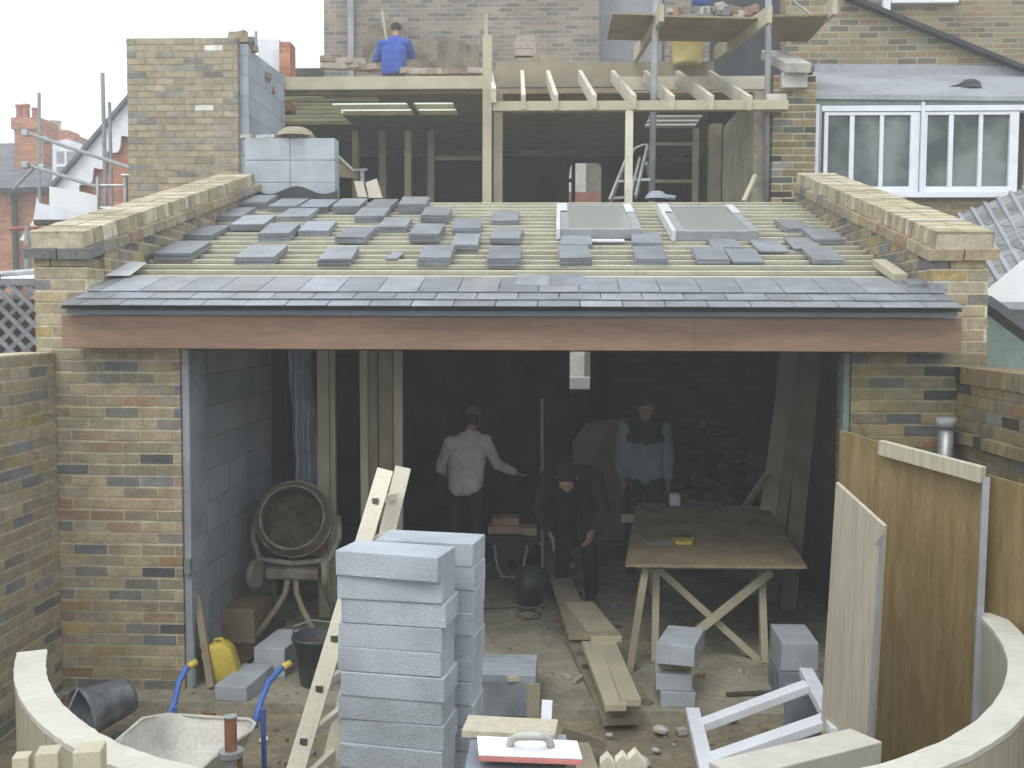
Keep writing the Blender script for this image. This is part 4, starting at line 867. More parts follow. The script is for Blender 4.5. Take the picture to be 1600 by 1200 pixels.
# ================================================================== INSIDE THE GROUND FLOOR
# timber posts propping the opening
def post(px0, px1, Y, m_, lb, th=.05, grp='timber props inside the opening', skew=0):
    q = MB(); a, b = W(px0, 700, Y).x, W(px1, 700, Y).x
    q.hexa([(a - skew, Y, 0), (b - skew, Y, 0), (b - skew, Y + th, 0), (a - skew, Y + th, 0), (a, Y, 2.43), (b, Y, 2.43), (b, Y + th, 2.43), (a, Y + th, 2.43)])
    return one(q, 'timber_prop', m_, lb, 'prop', grp, bevel=.003)
post(496, 514, 8.3, 'timber', 'greenish timber prop just right of the hanging plastic sheet'); post(516, 524, 8.35, 'timber', 'narrow timber prop touching the right of the greenish prop')
post(562, 574, 8.2, 'timber', 'leftmost of the close group of four timber props', skew=-.01)
post(576, 590, 8.26, 'old_timber', 'second timber from the left in the close group of four props'); post(592, 614, 8.24, 'old_timber', 'wide third timber in the close group of four props', .04); post(615, 629, 8.2, 'timber', 'rightmost timber of the close group of four props in the opening')
# leaning boards on the right
for a, b, w_, m_, lb in (((1240, 540, 9.75), (1203, 810, 9.35), .19, 'timber', 'leftmost long board leaning against the right inner wall'), ((1228, 540, 9.85), (1222, 620, 9.8), .12, 'old_timber', 'short grey board end behind the leftmost leaning board'), ((1256, 540, 9.55), (1214, 860, 9.1), .09, 'old_timber', 'middle of the long boards leaning against the right inner wall'), ((1273, 540, 9.25), (1240, 860, 8.8), .13, 'old_timber', 'rightmost long board leaning against the right inner wall')):
    q = MB(); p0, p1 = W(*a), W(*b); p0.z = min(p0.z, 2.42); p1z = p1.z
    if lb[:5] != 'short': d = (p1 - p0); p1 = p0 + d * ((0.01 - p0.z) / d.z)
    q.beam(p0, p1, w_, .035, up=(0, 1, 0)); one(q, 'leaning_board', m_, lb, 'board', 'boards leaning inside on the right')
q = MB(); q.beam(W(1201, 738, 9.2), W(1158, 800, 9.9), .05, .04); one(q, 'brace_lath', 'timber', 'thin lath slanting down to the left from the leaning boards', 'lath')
# hanging polythene
q = MB(); n1, n2 = 14, 26; vs = []
for j in range(n2 + 1):
    for i in range(n1 + 1):
        s_ = i / n1; t = j / n2; xl_, xr_ = 449 + 12 * t, 486 + 14 * t
        p_ = W(xl_ + (xr_ - xl_) * s_, 545 + 235 * t, 8.5); p_.y += .05 * math.sin(s_ * 13 + t * 3) + .02 * math.sin(t * 19); vs.append(p_)
q.add(vs, [(j * (n1 + 1) + i + 1, j * (n1 + 1) + i, (j + 1) * (n1 + 1) + i, (j + 1) * (n1 + 1) + i + 1) for j in range(n2) for i in range(n1)])
sh = one(q, 'hanging_sheet', 'sheeting', 'bluish polythene sheet hanging behind the concrete mixer', 'plastic sheet', smooth=True)
sd_ = sh.modifiers.new('thick', 'SOLIDIFY'); sd_.thickness = .004
# concrete mixer
Ym = 7.75; MC = W(456, 808, Ym)
mx_ = thing('concrete_mixer', 'muddy brown concrete mixer with its drum mouth facing out, on the left', 'concrete mixer', (MC.x, Ym, 0))
ax = V((0.10, -1, 0.30)).normalized(); R_ = .262
q = MB(); q.lathe([(.05, -.46), (.16, -.46), (.24, -.36), (R_ * 1.08, -.16), (R_ * 1.10, -.08), (R_ * 1.02, .0), (R_ * .95, .05), (R_ * .955, .06), (R_ * .90, .062), (R_ * .88, .05), (R_ * .89, .0), (R_ * .98, -.12), (R_ * .9, -.3), (.1, -.40), (0, -.40)], MC - ax * .05, ax, n=40); dr = q.build('drum', 'mixer', mx_, smooth=True)
q = MB(); q.lathe([(R_ * 1.085, -.12), (R_ * 1.14, -.12), (R_ * 1.14, -.07), (R_ * 1.085, -.07)], MC - ax * .05, ax, n=40); q.build('drum_band', 'mixer', dr)
q = MB(); vs = []
q.lathe([(R_ * .97, -.17), (R_ * .7, -.12), (R_ * .3, -.14), (0, -.13)], MC - ax * .04 - V((0, 0, .045)), ax, n=28); q.build('wet_mix', 'mixer_mud', dr, smooth=True)
q = MB()
for sx in (-1, 1):
    q.tube([MC + V((sx * .32, .18, -.02)), MC + V((sx * .34, .12, -.18)), MC + V((sx * .27, .05, -.34)), MC + V((0, 0, -.36))], .022)
q.build('yoke', 'mixer', mx_, smooth=True)
zc_ = W(456, 893, Ym).z
q = MB(); q.box((W(418, 893, Ym).x, Ym - .06, zc_ - .05), (W(500, 893, Ym).x, Ym + .10, zc_ + .03)); q.build('crossbar', 'mixer', mx_, bevel=.01)
for sx, px in ((-1, 399), (1, 507)):
    q = MB(); c0 = W(px, 897, Ym - .05); q.lathe([(0, -.025), (.10, -.025), (.11, -.012), (.11, .012), (.10, .025), (0, .025)], c0, (1, 0.25 * sx, 0), n=22); q.build('wheel', 'mixer', mx_, smooth=False)
for sx in (-1, 1):
    q = MB(); a = V((MC.x + .0 + sx * .03, Ym - .02, zc_ - .04))
    q.tube([a, a + V((sx * .015, -.03, -.12)), a + V((sx * .07, -.08, -.22)), V((MC.x + sx * .26, Ym - .2, .02))], .022); q.build('leg', 'old_timber', mx_, smooth=True)
for sx in (-1, 1):
    q = MB(); q.cyl((MC.x + sx * .18, Ym + .1, zc_ - .02), (MC.x + sx * .25, Ym + .42, .02), .022); q.build('leg', 'mixer', mx_)
q = MB(); q.box((MC.x - .18, Ym + .38, .55), (MC.x + .16, Ym + .66, .88)); q.build('motor_box', 'terracotta', mx_, bevel=.02)
q = MB(); q.box((W(330, 990, 8.2).x, 8.2, 0), (W(386, 990, 8.2).x, 8.7, .22)); one(q, 'cement_bags', 'old_timber', 'low brown paper cement bags on the floor left of the mixer legs', 'bag', bevel=.05)
q = MB(); q.box((W(305, 1000, 7.6).x, 7.0, 0), (W(420, 1000, 7.6).x, 8.1, .03)); one(q, 'mixing_board', 'mixer_mud', 'muddy board on the floor under the mixer', 'board')
# ladder
ld = thing('ladder', 'pale wooden ladder leaning behind the tall block stack', 'ladder', (W(470, 1240, 4.3).x, 4.4, 0))
def at(px, py, Y): return W(px, py, Y)
LA = (at(602, 735, 5.35), at(478, 1150, 4.62)); LB = (at(630, 731, 5.55), at(527, 1150, 4.98))
LBs = []
for (p0, p1) in (LA, LB):
    d = (p1 - p0); e = p0 + d * ((-.04 - p0.z) / d.z); LBs.append((p0, e)); q = MB(); q.beam(p0, e, .085, .035, up=(0.1, -1, .2)); q.build('stile', 'pale_timber', ld, bevel=.003)
L0, L1 = LBs; n = 8
for i in range(n):
    t = .085 + i * .118
    q = MB(); a = L0[0].lerp(L0[1], t); b = L1[0].lerp(L1[1], t); q.beam(a + (a - b).normalized() * .02, b, .03, .035); q.build('rung', 'pale_timber', ld)
    q = MB(); u_ = (a - b).normalized(); q.cyl(a + u_ * .012, a + u_ * .024, .016, n=8)
for i in range(n):
    t = .085 + i * .118; a = L0[0].lerp(L0[1], t); q = MB(); q.box(a + V((-.016, -.030, -.016)), a + V((.016, -.020, .016))); q.build('rung_end', 'dark_timber', ld)

# ---- grey block stacks
GRPB = 'blocks of the tall stacks in the foreground'
Xs0, Xs1 = W(529, 1000, 4.1).x, W(704, 1000, 4.1).x
zt_ = W(620, 868, 4.05).z
for k in range(16):
    z1 = zt_ - k * .1005
    if z1 < -.05: break
    jx, jy = ru(-.009, .009), ru(-.009, .009)
    if k == 0: jx, jy = -.004, -.03
    q = MB(); q.box((-.22, -.1075, 0), (.22, .1075, .1), j=.002)
    a = ru(-.02, .02) + (.23 if k == 0 else 0.16)
    o = q.build('grey_block', 'block', bevel=.004, origin=(0, 0, 0)); o.location = ((Xs0 + Xs1) / 2 + jx, 4.1 + .1075 + jy, z1 - .1); o.rotation_euler = (0, 0, -a)
    tag(o, 'top block of the tall front stack, overhanging to the left' if k == 0 else '%s grey block down from the top of the tall front stack' % ORD[k], 'block', GRPB)
xr_ = W(747, 900, 4.35).x; zt2 = W(680, 849, 4.36).z
for k in range(16):
    z1 = zt2 - k * .1005
    if z1 < -.05: break
    q = MB(); q.box((-.22, -.1075, 0), (.22, .1075, .1), j=.002); a = ru(-.02, .02) - .14
    o = q.build('grey_block', 'block', bevel=.004, origin=(0, 0, 0)); o.location = (xr_ - .225 + ru(-.008, .008), 4.385 + .1075, z1 - .1); o.rotation_euler = (0, 0, a - .01)
    tag(o, 'top block of the rear stack, behind and right of the tall front stack' if k == 0 else '%s grey block down in the rear stack, right behind the tall front stack' % ORD[k], 'block', GRPB)
# five blocks on edge
xb0 = W(731, 1100, 6.35).x; 
for k in range(5):
    q = MB(); y_ = 6.3 + k * .104; q.box((xb0 + ru(-.006, .006), y_, -.02), (xb0 + .425, y_ + .1, .205), j=.002)
    one(q, 'grey_block', 'block_dark' if k == 0 else 'block', ['front', 'second', 'middle', 'fourth', 'rearmost'][k] + ' of five grey blocks standing on edge right of the tall stacks', 'block', 'blocks standing on edge', bevel=.004)  # front block gets a darker material to imitate its shaded face
q = MB(); c0 = G(796, 1108, .2); q.obox((c0.x, 6.31, .215), (.035, .01, 0), (-.01, .02, 0), (0, 0, .012)); one(q, 'wood_chip', 'timber', 'small yellow wood chip lying on the on-edge blocks', 'chip')
# small pile of blocks and bricks in front of the trestle
xs = W(1068, 1040, 6.55)
def blk(c, sx, sy, sz, rot, m_, lb, cat='block', grp='block pile in front of the trestle', name='grey_block'):
    q = MB(); q.box((-sx / 2, -sy / 2, 0), (sx / 2, sy / 2, sz), (0.40, 0.34, 0.2), j=.003); o = q.build(name, m_, bevel=.005, origin=(0, 0, 0)); o.location = c; o.rotation_euler = (0, 0, rot)
    return tag(o, lb, cat, grp)
bx0 = W(1056, 1085, 6.5)
blk((bx0.x, 6.6, 0), .22, .30, .10, .05, 'block', 'lowest block of the little pile in front of the trestle table')
blk((bx0.x - .01, 6.6, .101), .225, .28, .11, -.06, 'block', 'second block up of the little pile in front of the trestle table')
blk((bx0.x + .0, 6.58, .212), .20, .11, .075, .08, 'brick', 'single yellow brick between the blocks of the little pile', 'brick', name='loose_brick')
blk((bx0.x + .04, 6.6, .288), .24, .42, .13, -.28, 'block', 'big tilted top block of the little pile in front of the trestle table')
c0 = W(1248, 1100, 6.6)
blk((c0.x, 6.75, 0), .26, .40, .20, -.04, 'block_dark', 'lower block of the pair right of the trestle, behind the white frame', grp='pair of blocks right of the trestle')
blk((c0.x - .0, 6.78, .201), .235, .40, .19, -.02, 'block', 'upper block of the pair right of the trestle, behind the white frame', grp='pair of blocks right of the trestle')
# blocks by the jerrycan
a = G(354, 1112, 0); blk((a.x, 6.62, 0), .215, .44, .10, -.12, 'block', 'front grey block beside the yellow jerrycan', grp='blocks by the jerrycan')
blk((a.x + .12, 7.08, 0), .22, .44, .2, -.12, 'block', 'rear grey block behind the one beside the yellow jerrycan', grp='blocks by the jerrycan')
# jerrycan leaning on a plank
jc = W(346, 1036, 6.72)
jt = thing('jerrycan', 'yellow plastic jerrycan with a red cap tilted against a plank', 'jerrycan', (jc.x, 6.75, .1))
q = MB(); A = V((.098, 0, .0)); tl = math.radians(17)
Xj = V((math.cos(tl), 0, math.sin(tl))); Zj = V((-math.sin(tl), 0, math.cos(tl)))
pr = [(x * 1.12, z * 1.08) for x, z in [(-.085, -.14), (.085, -.14), (.095, -.10), (.095, .07), (.06, .13), (-.03, .14), (-.09, .11), (-.095, -.10)]]
q.prism([jc + Xj * x + Zj * z + V((0, -.06, 0)) for x, z in pr], (0, .13, 0)); q.build('body', 'yellow_plastic', jt, bevel=.025, smooth=True)
q = MB(); c1 = jc + Xj * -.065 + Zj * .12; q.cyl(c1, c1 + (Zj - Xj * .6).normalized() * .045, .026); q.build('neck', 'yellow_plastic', jt)
q = MB(); c2 = c1 + (Zj - Xj * .6).normalized() * .04; q.cyl(c2, c2 + (Zj - Xj * .6).normalized() * .022, .022); q.build('cap', 'red_rubber', jt)
q = MB(); q.tube([jc + Xj * -.0 + Zj * .135, jc + Xj * .01 + Zj * .165, jc + Xj * .05 + Zj * .16, jc + Xj * .07 + Zj * .115], .012); q.build('handle', 'yellow_plastic', jt, smooth=True)
q = MB(); q.beam(W(308, 930, 6.72), V((W(330, 1090, 6.6).x, 6.6, 0.02)), .045, .03, up=(0, -1, 0)); one(q, 'plank', 'old_timber', 'grey plank leaning at the left jamb behind the jerrycan', 'plank')
q = MB(); q.beam(W(297, 870, 6.66), V((W(304, 1080, 6.62).x, 6.62, 0.02)), .02, .02, up=(0, -1, 0)); q.obox(W(294, 885, 6.6), (.02, 0, 0), (0, .02, 0), (0, 0, .05)); one(q, 'spirit_level', 'green_render', 'slim dark green bar hanging down the left jamb', 'bar')
q = MB(); c0 = W(342, 985, 7.6); q.box((c0.x - .2, 7.5, 0), (c0.x + .3, 8.0, .28)); one(q, 'brown_box', 'table_ply', 'low brown box on the floor behind the jerrycan', 'box', bevel=.01)
# black bucket with handle
bk = W(488, 1088, 6.75); bk.z = 0
bu = thing('black_bucket', 'black builder\'s bucket with a wire handle, left of the ladder', 'bucket', (bk.x + .03, 6.75, 0))
q = MB(); c0 = V((bk.x + .03, 6.75, 0)); q.lathe([(0, .005), (.105, .005), (.11, .02), (.15, .31), (.165, .31), (.165, .335), (.148, .335), (.105, .03), (0, .03)], c0, n=28); q.build('bowl', 'dark_plastic', bu, smooth=True)
q = MB(); q.lathe([(0, .27), (.135, .27)], c0, n=20); q.build('mortar', 'mixer_mud', bu)
q = MB(); q.tube([c0 + V((-.16, 0, .32)), c0 + V((-.14, -.03, .40)), c0 + V((-.02, -.02, .44)), c0 + V((.12, 0, .42)), c0 + V((.16, 0, .32))], .006); q.build('handle', 'green_render', bu)
# grey bucket on its side
gb_ = thing('tipped_bucket', 'dusty grey bucket lying on its side with its dark mouth to the left', 'bucket', W(150, 1150, 5.9))
c0 = W(126, 1116, 5.7); ax = V((.62, .78, .10)).normalized(); q = MB()
q.lathe([(.145, 0), (.15, 0), (.152, .02), (.14, .03), (.11, .27), (.10, .30), (0, .305), (0, .29), (.092, .28), (.134, .03), (.138, 0), (.145, 0)], c0, ax, n=28); q.build('bowl', 'bucket_grey', gb_, smooth=True)
q = MB(); q.tube([c0 + V((0, -.03, .16)), c0 + V((-.05, -.08, .02)), c0 + V((-.03, -.1, -.14))], .006); q.build('handle', 'grey_pole', gb_)
# front wheelbarrow (handles pointing to the house)
wbw = thing('wheelbarrow', 'empty pale wheelbarrow with blue handles and yellow grips in the left foreground', 'wheelbarrow', (W(290, 1180, 5.0).x, 5.0, 0))
rim = [(180, 1160, 4.75), (222, 1123, 5.05), (262, 1116, 5.3), (340, 1121, 5.3), (390, 1124, 5.25), (399, 1131, 5.2), (392, 1143, 5.1), (340, 1178, 4.75), (310, 1205, 4.45), (250, 1230, 4.35), (190, 1215, 4.4), (172, 1185, 4.55)]
zt3 = .62; top = []
for px, py, Y_ in rim: p_ = W(px, py, Y_); top.append(p_)
zc3 = sum(p_.z for p_ in top) / len(top); cen = sum((p_ for p_ in top), V((0, 0, 0))) / len(top)
q = MB(); n = len(top); rings = []
for f_, dz in ((1.0, 0.0), (.97, -.012), (.80, -.13), (.60, -.215), (0.30, -.235)):
    rings.append([V((cen.x + (p_.x - cen.x) * f_, cen.y + (p_.y - cen.y) * f_ + .02, p_.z * (1 if f_ > .9 else .3) + cen.z * (0 if f_ > .9 else .7) + dz)) for p_ in top])
vs = [p_ for r in rings for p_ in r] + [cen + V((0, 0, -.237))]
fs = [(k * n + (i + 1) % n, k * n + i, (k + 1) * n + i, (k + 1) * n + (i + 1) % n) for k in range(4) for i in range(n)] + [(4 * n + (i + 1) % n, 4 * n + i, 5 * n) for i in range(n)]
q.add(vs, fs); ty = q.build('tray', 'barrow_tray', wbw, smooth=True, sub=2); so_ = ty.modifiers.new('t', 'SOLIDIFY'); so_.thickness = .008
q = MB(); q.tube(top + [top[0]], .009, n=8); q.build('rim', 'barrow_tray', wbw, smooth=True)
for k, pts in enumerate((((305, 1035, 5.75), (290, 1045, 5.7), (280, 1065, 5.62), (272, 1100, 5.45), (266, 1115, 5.36), (268, 1130, 5.36)), ((452, 1037, 5.75), (438, 1045, 5.7), (420, 1065, 5.6), (408, 1095, 5.4), (400, 1124, 5.34), (398, 1136, 5.34)))):
    P = [W(*p_) for p_ in pts]; hn = MB(); hn.tube([P[0].lerp(P[1], .6)] + P[1:], .017); h_ = hn.build('handle', 'blue_paint', wbw, smooth=True)
    gq = MB(); gq.tube([P[0] + (P[0] - P[1]) * .1, P[0].lerp(P[1], .75)], .021); gq.build('grip', 'yellow_plastic', h_, smooth=True)
q = MB(); wc = V((cen.x - .05, 4.35, .17)); q.lathe([(.05, -.03), (.12, -.035), (.165, -.025), (.17, 0), (.165, .025), (.12, .035), (.05, .03)], wc, (1, 0, 0), n=24); q.build('wheel', 'dark_plastic', wbw, smooth=True)
for sx in (-1, 1):
    q = MB(); q.tube([V((cen.x + sx * .24, 5.36, .36)), V((cen.x + sx * .24, 5.38, -.05))], .014); q.build('leg', 'blue_paint', wbw)
# rusty post with collar in front of the barrow
rp_ = thing('rusty_prop', 'rusty adjustable steel prop with a grey collar in front of the wheelbarrow', 'prop', W(360, 1240, 3.6))
q = MB(); q.cyl(W(360, 1120, 3.6), W(361, 1176, 3.6), .022); q.build('inner_tube', 'rust', rp_)
q = MB(); c0 = W(361, 1172, 3.6); q.lathe([(0, 0), (.045, 0), (.045, -.02), (.03, -.03), (.03, -.4), (.0, -.4)], c0, n=18); q.lathe([(0, .003), (.024, .003), (.024, .0)], W(360, 1120, 3.6), n=14); q.build('collar', 'galvanised', rp_)
q = MB(); q.cyl(W(373, 1180, 3.6), W(374, 1240, 3.6), .014); q.build('pin_bar', 'rust', rp_)
q = MB(); c1 = W(361, 1240, 3.6); q.cyl(c1, V((c1.x, c1.y, -.05)), .028); q.build('outer_tube', 'rust', rp_)
# ---- inner wheelbarrow of bricks
w2 = thing('brick_barrow', 'dark wheelbarrow loaded with bricks on the floor in the middle of the room', 'wheelbarrow', (W(800, 900, 9.2).x, 9.2, 0))
Yb = 9.3; zb3 = W(798, 833, Yb).z; bxm = W(798, 833, Yb).x
q = MB(); T0 = [(-.26, -.05), (.27, -.05), (.25, .6), (-.24, .6)]; B0 = [(-.14, .05), (.15, .05), (.12, .45), (-.12, .45)]
vt = [V((bxm + x, Yb + y, zb3 - .02)) for x, y in T0]; vb = [V((bxm + x, Yb + y, zb3 - .26)) for x, y in B0]
q.hexa(vb + vt); q.build('tray', 'dark_plastic', w2, bevel=.02)
for sx in (-1, 1):
    q = MB(); q.tube([V((bxm + sx * .16, Yb + .3, zb3 - .3)), V((bxm + sx * .25, Yb - .2, zb3 - .05)), V((bxm + sx * .27, Yb - .42, zb3 + .0))], .016); q.build('handle', 'dark_plastic', w2)
    q = MB(); q.tube([V((bxm + sx * .15, Yb, zb3 - .1)), V((bxm + sx * .12, Yb - .05, .22)), V((bxm + sx * .07, Yb - .06, .12)), V((bxm, Yb - .06, .12))], .013); q.build('leg', 'grey_pole', w2)
q = MB(); q.lathe([(.05, -.03), (.14, -.035), (.17, 0), (.14, .035), (.05, .03)], (bxm, Yb + .6, .17), (1, 0, 0), n=20); q.build('wheel', 'dark_plastic', w2)
BK = [(772, 826, 0), (785, 826, 0), (802, 826, 0), (818, 828, 0), (830, 828, 0), (779, 813, 0), (792, 813, 0), (803, 813, 0)]
for i, (px, py, _) in enumerate(BK):
    c0 = W(px, py, Yb + .02); q = MB(); a = ru(-.2, .2); q.obox(c0 + V((0, ru(0, .04), 0)), V((.052, ru(-.01, .01), 0)), V((0, .10, 0)), (0, 0, .033), random.choice([(.42, .26, .18), (.46, .36, .25), (.40, .30, .20), (.45, .32, .24)]))
    one(q, 'loose_brick', 'brick', ('%s brick from the left in the lower layer on the dark wheelbarrow' % ORD[i]) if i < 5 else ('%s brick from the left in the top layer on the dark wheelbarrow' % ORD[i - 5]), 'brick', 'bricks loaded on the dark wheelbarrow', bevel=.003)
q = MB(); c0 = W(827, 930, 8.8); q.lathe([(0, .002), (.10, .002), (.12, .30), (.13, .30), (.11, .02), (0, .02)], V((c0.x, 8.8, 0)), n=22); one(q, 'dark_bucket', 'dark_plastic', 'dark bucket on the floor just in front of the brick-loaded wheelbarrow', 'bucket', smooth=True)
pts = [G(742, 953, .008), G(780, 950, .008), G(805, 949, .008), G(822, 952, .008), G(845, 958, .008), G(842, 966, .008), G(825, 968, .008), G(808, 963, .008), G(812, 955, .008), G(838, 951, .008), G(852, 948, .008)]
q = MB(); q.tube(pts, .006, n=6); one(q, 'cable', 'dark_plastic', 'thin black cable curling on the floor in front of the dark bucket', 'cable')
# upright dark bar
q = MB(); q.cyl(V((W(848, 900, 9.3).x, 9.3, 0)), W(847, 622, 9.3), .015); one(q, 'upright_bar', 'grey_pole', 'thin upright bar standing left of the bending worker', 'bar')
# plank pile
PLK = [((852, 836, .18), (905, 985, .18), .19, 'old_timber', 'long grey plank, farthest part of the plank run into the room'),
       ((905, 944, .20), (948, 1000, .20), .22, 'timber', 'short wide plank across the middle of the plank run'),
       ((922, 1004, .16), (962, 1106, .14), .13, 'timber', 'left one of the two planks side by side at the near end'),
       ((948, 1004, .16), (986, 1098, .16), .12, 'timber', 'right one of the two planks side by side at the near end'),
       ((905, 990, .05), (972, 1128, -.01), .24, 'old_timber', 'bottom plank with its sawn end nearest the yard')]
for a, b, w_, m_, lb in PLK:
    q = MB(); q.beam(G(*a), G(*b), w_, .045, up=(0, 0, 1)); one(q, 'plank', m_, lb, 'plank', 'planks lying from the yard into the room', bevel=.003)
q = MB(); 
for i in range(6): a = G(890 + i * 6, 952 + i * 20, 0); q.box((a.x - .05, a.y - .04, 0.0 if a.y > 6.38 else -.06), (a.x + .1, a.y + .04, .05 if i > 2 else .14))
one(q, 'bearers', 'dark_timber', 'dark timber bearers underneath the plank run', 'timber')
q = MB(); q.beam(G(888, 993, .22), G(970, 993, .22), .035, .05); 
for i in range(7): a = G(945 + i * 4, 996, .205); q.box(a + V((-.004, -.03, -.06)), a + V((.004, -.02, 0)))
one(q, 'rake_head', 'old_timber', 'wooden rake-like comb lying across the plank run', 'rake')
q = MB(); q.beam(G(883, 885, .22), G(897, 884, .22), .03, .03); one(q, 'lath_end', 'timber', 'small lath end sticking out from the far plank', 'lath')
# trestle table
tt = thing('trestle_table', 'plywood sheet laid on a braced timber trestle as a workbench', 'workbench', (W(1110, 1045, 7.4).x, 8.3, 0))
zt4 = W(1120, 883, 7.2).z
P = [G(977, 882, zt4), G(1261, 885, zt4), G(1200, 792, zt4), G(995, 785, zt4)]
q = MB(); q.prism(P, (0, 0, -.018)); q.build('table_top', 'table_ply', tt)
def tb(a, b, w_=.045, t_=.07, nm='leg', m_='timber'): q = MB(); q.beam(a, b, w_, t_, up=(0, 1, 0)); q.build(nm, m_, tt, bevel=.002)
tb(W(1025, 888, 7.45), V((W(1023, 1050, 7.3).x, 7.35, 0)), .05); tb(W(1189, 890, 7.5), V((W(1194, 1052, 7.35).x, 7.35, 0)), .05)
tb(W(1008, 888, 7.3), V((W(980, 1050, 7.25).x, 7.1, 0)), .05, m_='old_timber'); 
tb(W(1030, 890, 7.47), W(1195, 1040, 7.42), .05, .03, 'brace'); tb(W(1205, 893, 7.40), W(1085, 990, 7.36), .06, .03, 'brace')
tb(V((W(1020, 800, 9.2).x, 9.2, zt4 - .02)), V((W(1020, 800, 9.2).x, 9.2, 0)), .05, nm='leg'); tb(V((W(1180, 800, 9.2).x, 9.2, zt4 - .02)), V((W(1180, 800, 9.2).x, 9.2, 0)), .05, nm='leg')
q = MB(); q.beam(V((P[0].x + .1, 7.5, zt4 - .06)), V((P[1].x - .1, 7.5, zt4 - .06)), .045, .07); q.build('rail', 'timber', tt)
q = MB(); q.beam(V((P[0].x + .1, 9.2, zt4 - .06)), V((P[1].x - .1, 9.2, zt4 - .06)), .045, .07); q.build('rail', 'timber', tt)
# saw
sw_ = thing('handsaw', 'handsaw with a yellow and black handle lying on the plywood table', 'saw', G(1066, 848, zt4))
q = MB(); q.prism([G(1008, 851, zt4 + .004), G(1052, 853, zt4 + .004), G(1052, 845, zt4 + .004), G(1010, 848, zt4 + .004)], (0, 0, .003)); q.build('blade', 'lead', sw_)
q = MB(); q.prism([G(1050, 846, zt4 + .003), G(1056, 852, zt4 + .003), G(1082, 852, zt4 + .003), G(1086, 845, zt4 + .003)], (0, 0, .03)); q.build('handle', 'yellow_plastic', sw_, bevel=.006)
q = MB(); q.prism([G(1056, 845, zt4 + .003), G(1060, 843, zt4 + .003), G(1078, 842, zt4 + .003), G(1080, 845, zt4 + .003)], (0, 0, .035)); q.build('grip', 'dark_plastic', sw_)
# tool on back edge
gr = thing('power_saw', 'grey power tool with a dark handle on the far edge of the plywood table', 'power tool', G(1060, 790, zt4))
c0 = G(1054, 790, zt4); q = MB(); q.box((c0.x - .05, c0.y - .05, zt4), (c0.x + .05, c0.y + .08, zt4 + .11)); q.build('body', 'white_paint', gr, bevel=.02)
q = MB(); q.tube([V((c0.x + .04, c0.y, zt4 + .10)), V((c0.x + .10, c0.y, zt4 + .09)), V((c0.x + .12, c0.y, zt4 + .02))], .02); q.beam(V((c0.x + .1, c0.y, zt4 + .03)), V((c0.x + .38, c0.y - .10, zt4 + .03)), .06, .06); q.build('handle', 'dark_plastic', gr)
q = MB(); q.tube([V((c0.x - .05, c0.y, zt4 + .01)), G(1030, 800, zt4 + .006), G(1012, 797, zt4 + .006), G(998, 788, zt4 + .006)], .006, n=6); q.build('cord', 'dark_plastic', gr)
# far rubble, debris on floor behind
q = MB()
for i in range(170):
    px = ru(1040, 1200); t = rnd(); c0 = V((W(px, 700, 11.4).x, ru(10.9, 11.9), 0)); c0.z = ru(0, 1.35) * (1 - abs(px - 1120) / 170) ** .6
    a = ru(0, 3.1); q.obox(c0, V((math.cos(a), math.sin(a), ru(-.3, .3))) * .11, V((-math.sin(a), math.cos(a), ru(-.2, .2))) * .052, (0, 0, .034), random.choice([(.12, .09, .06), (.10, .085, .06), (.15, .11, .07), (.08, .07, .055), (.26, .22, .15)]))
one(q, 'brick_heap', 'rubble', 'dark heap of old bricks piled against the back wall behind the table', 'brick heap', 'loose rubble heaps')
q = MB(); q.prism([G(915, 860, .02), G(985, 850, .02), G(985, 838, .03), G(940, 843, .02), G(925, 848, .02)], (0, 0, .03)); q.prism([G(880, 866, .02), G(925, 880, .02), G(945, 868, .02), G(905, 862, .02)], (0, 0, .05)); one(q, 'crumpled_sheet', 'sheeting', 'crumpled dull blue sheet on the floor beside the bending worker', 'plastic sheet')
q = MB(); c0 = V((W(965, 700, 11.2).x, 11.2, 0)); q.prism([V((W(905, 700, 11.2).x, 11.2, 0)), V((W(1010, 700, 11.2).x, 11.2, 0)), W(1010, 655, 11.2), W(960, 655, 11.2), W(915, 662, 11.2), W(895, 690, 11.2)], (0, .12, 0)); one(q, 'sand_heap', 'old_timber', 'brownish board propped behind the bending worker', 'board')

# ================================================================== RIGHT: plywood sheets
def sheet(pts, th, name, m_, lb, **k):
    q = MB(); q.prism(pts, th); return one(q, name, m_, lb, 'plywood sheet', **k)
A0 = V((W(1312, 672, 5.55).x, 5.55, 0)); 
p1, p2 = W(1312, 672, 5.55), W(1540, 742, 4.75)
dn = lambda p_, dx, dy: V((p_.x + dx, p_.y + dy, -.05))
ply = thing('plywood_hoarding', 'tall brown plywood sheet upright on the right, batten across its top', 'plywood sheet', (p1.x, 5.3, 0))
q = MB(); q.prism([dn(p1, .02, 0), dn(p2, -.02, -.1), p2, p1], (0.012, .03, 0)); q.build('sheet', 'plywood', ply)
a, b = W(1376, 699, 5.27), W(1536, 742, 4.70); q = MB(); q.beam(a, b, .035, .075, up=(0, 0, 1)); q.build('batten', 'pale_ply', ply, bevel=.003)
p3, p4 = W(1543, 742, 4.78), W(1660, 775, 4.35)
q = MB(); q.prism([dn(p3, 0, -.05), dn(p4, 0, -.1), p4, p3], (0.01, .03, 0)); one(q, 'plywood_board', 'plywood', 'second brown plywood sheet at the right edge, past the pale stained joint', 'plywood sheet')
q = MB(); q.beam(W(1541, 745, 4.70), V((W(1516, 960, 4.70).x, 4.62, .35)), .03, .012, up=(0, -1, 0)); one(q, 'joint_strip', 'lead', 'narrow pale strip covering the joint between the two brown plywood sheets', 'strip')
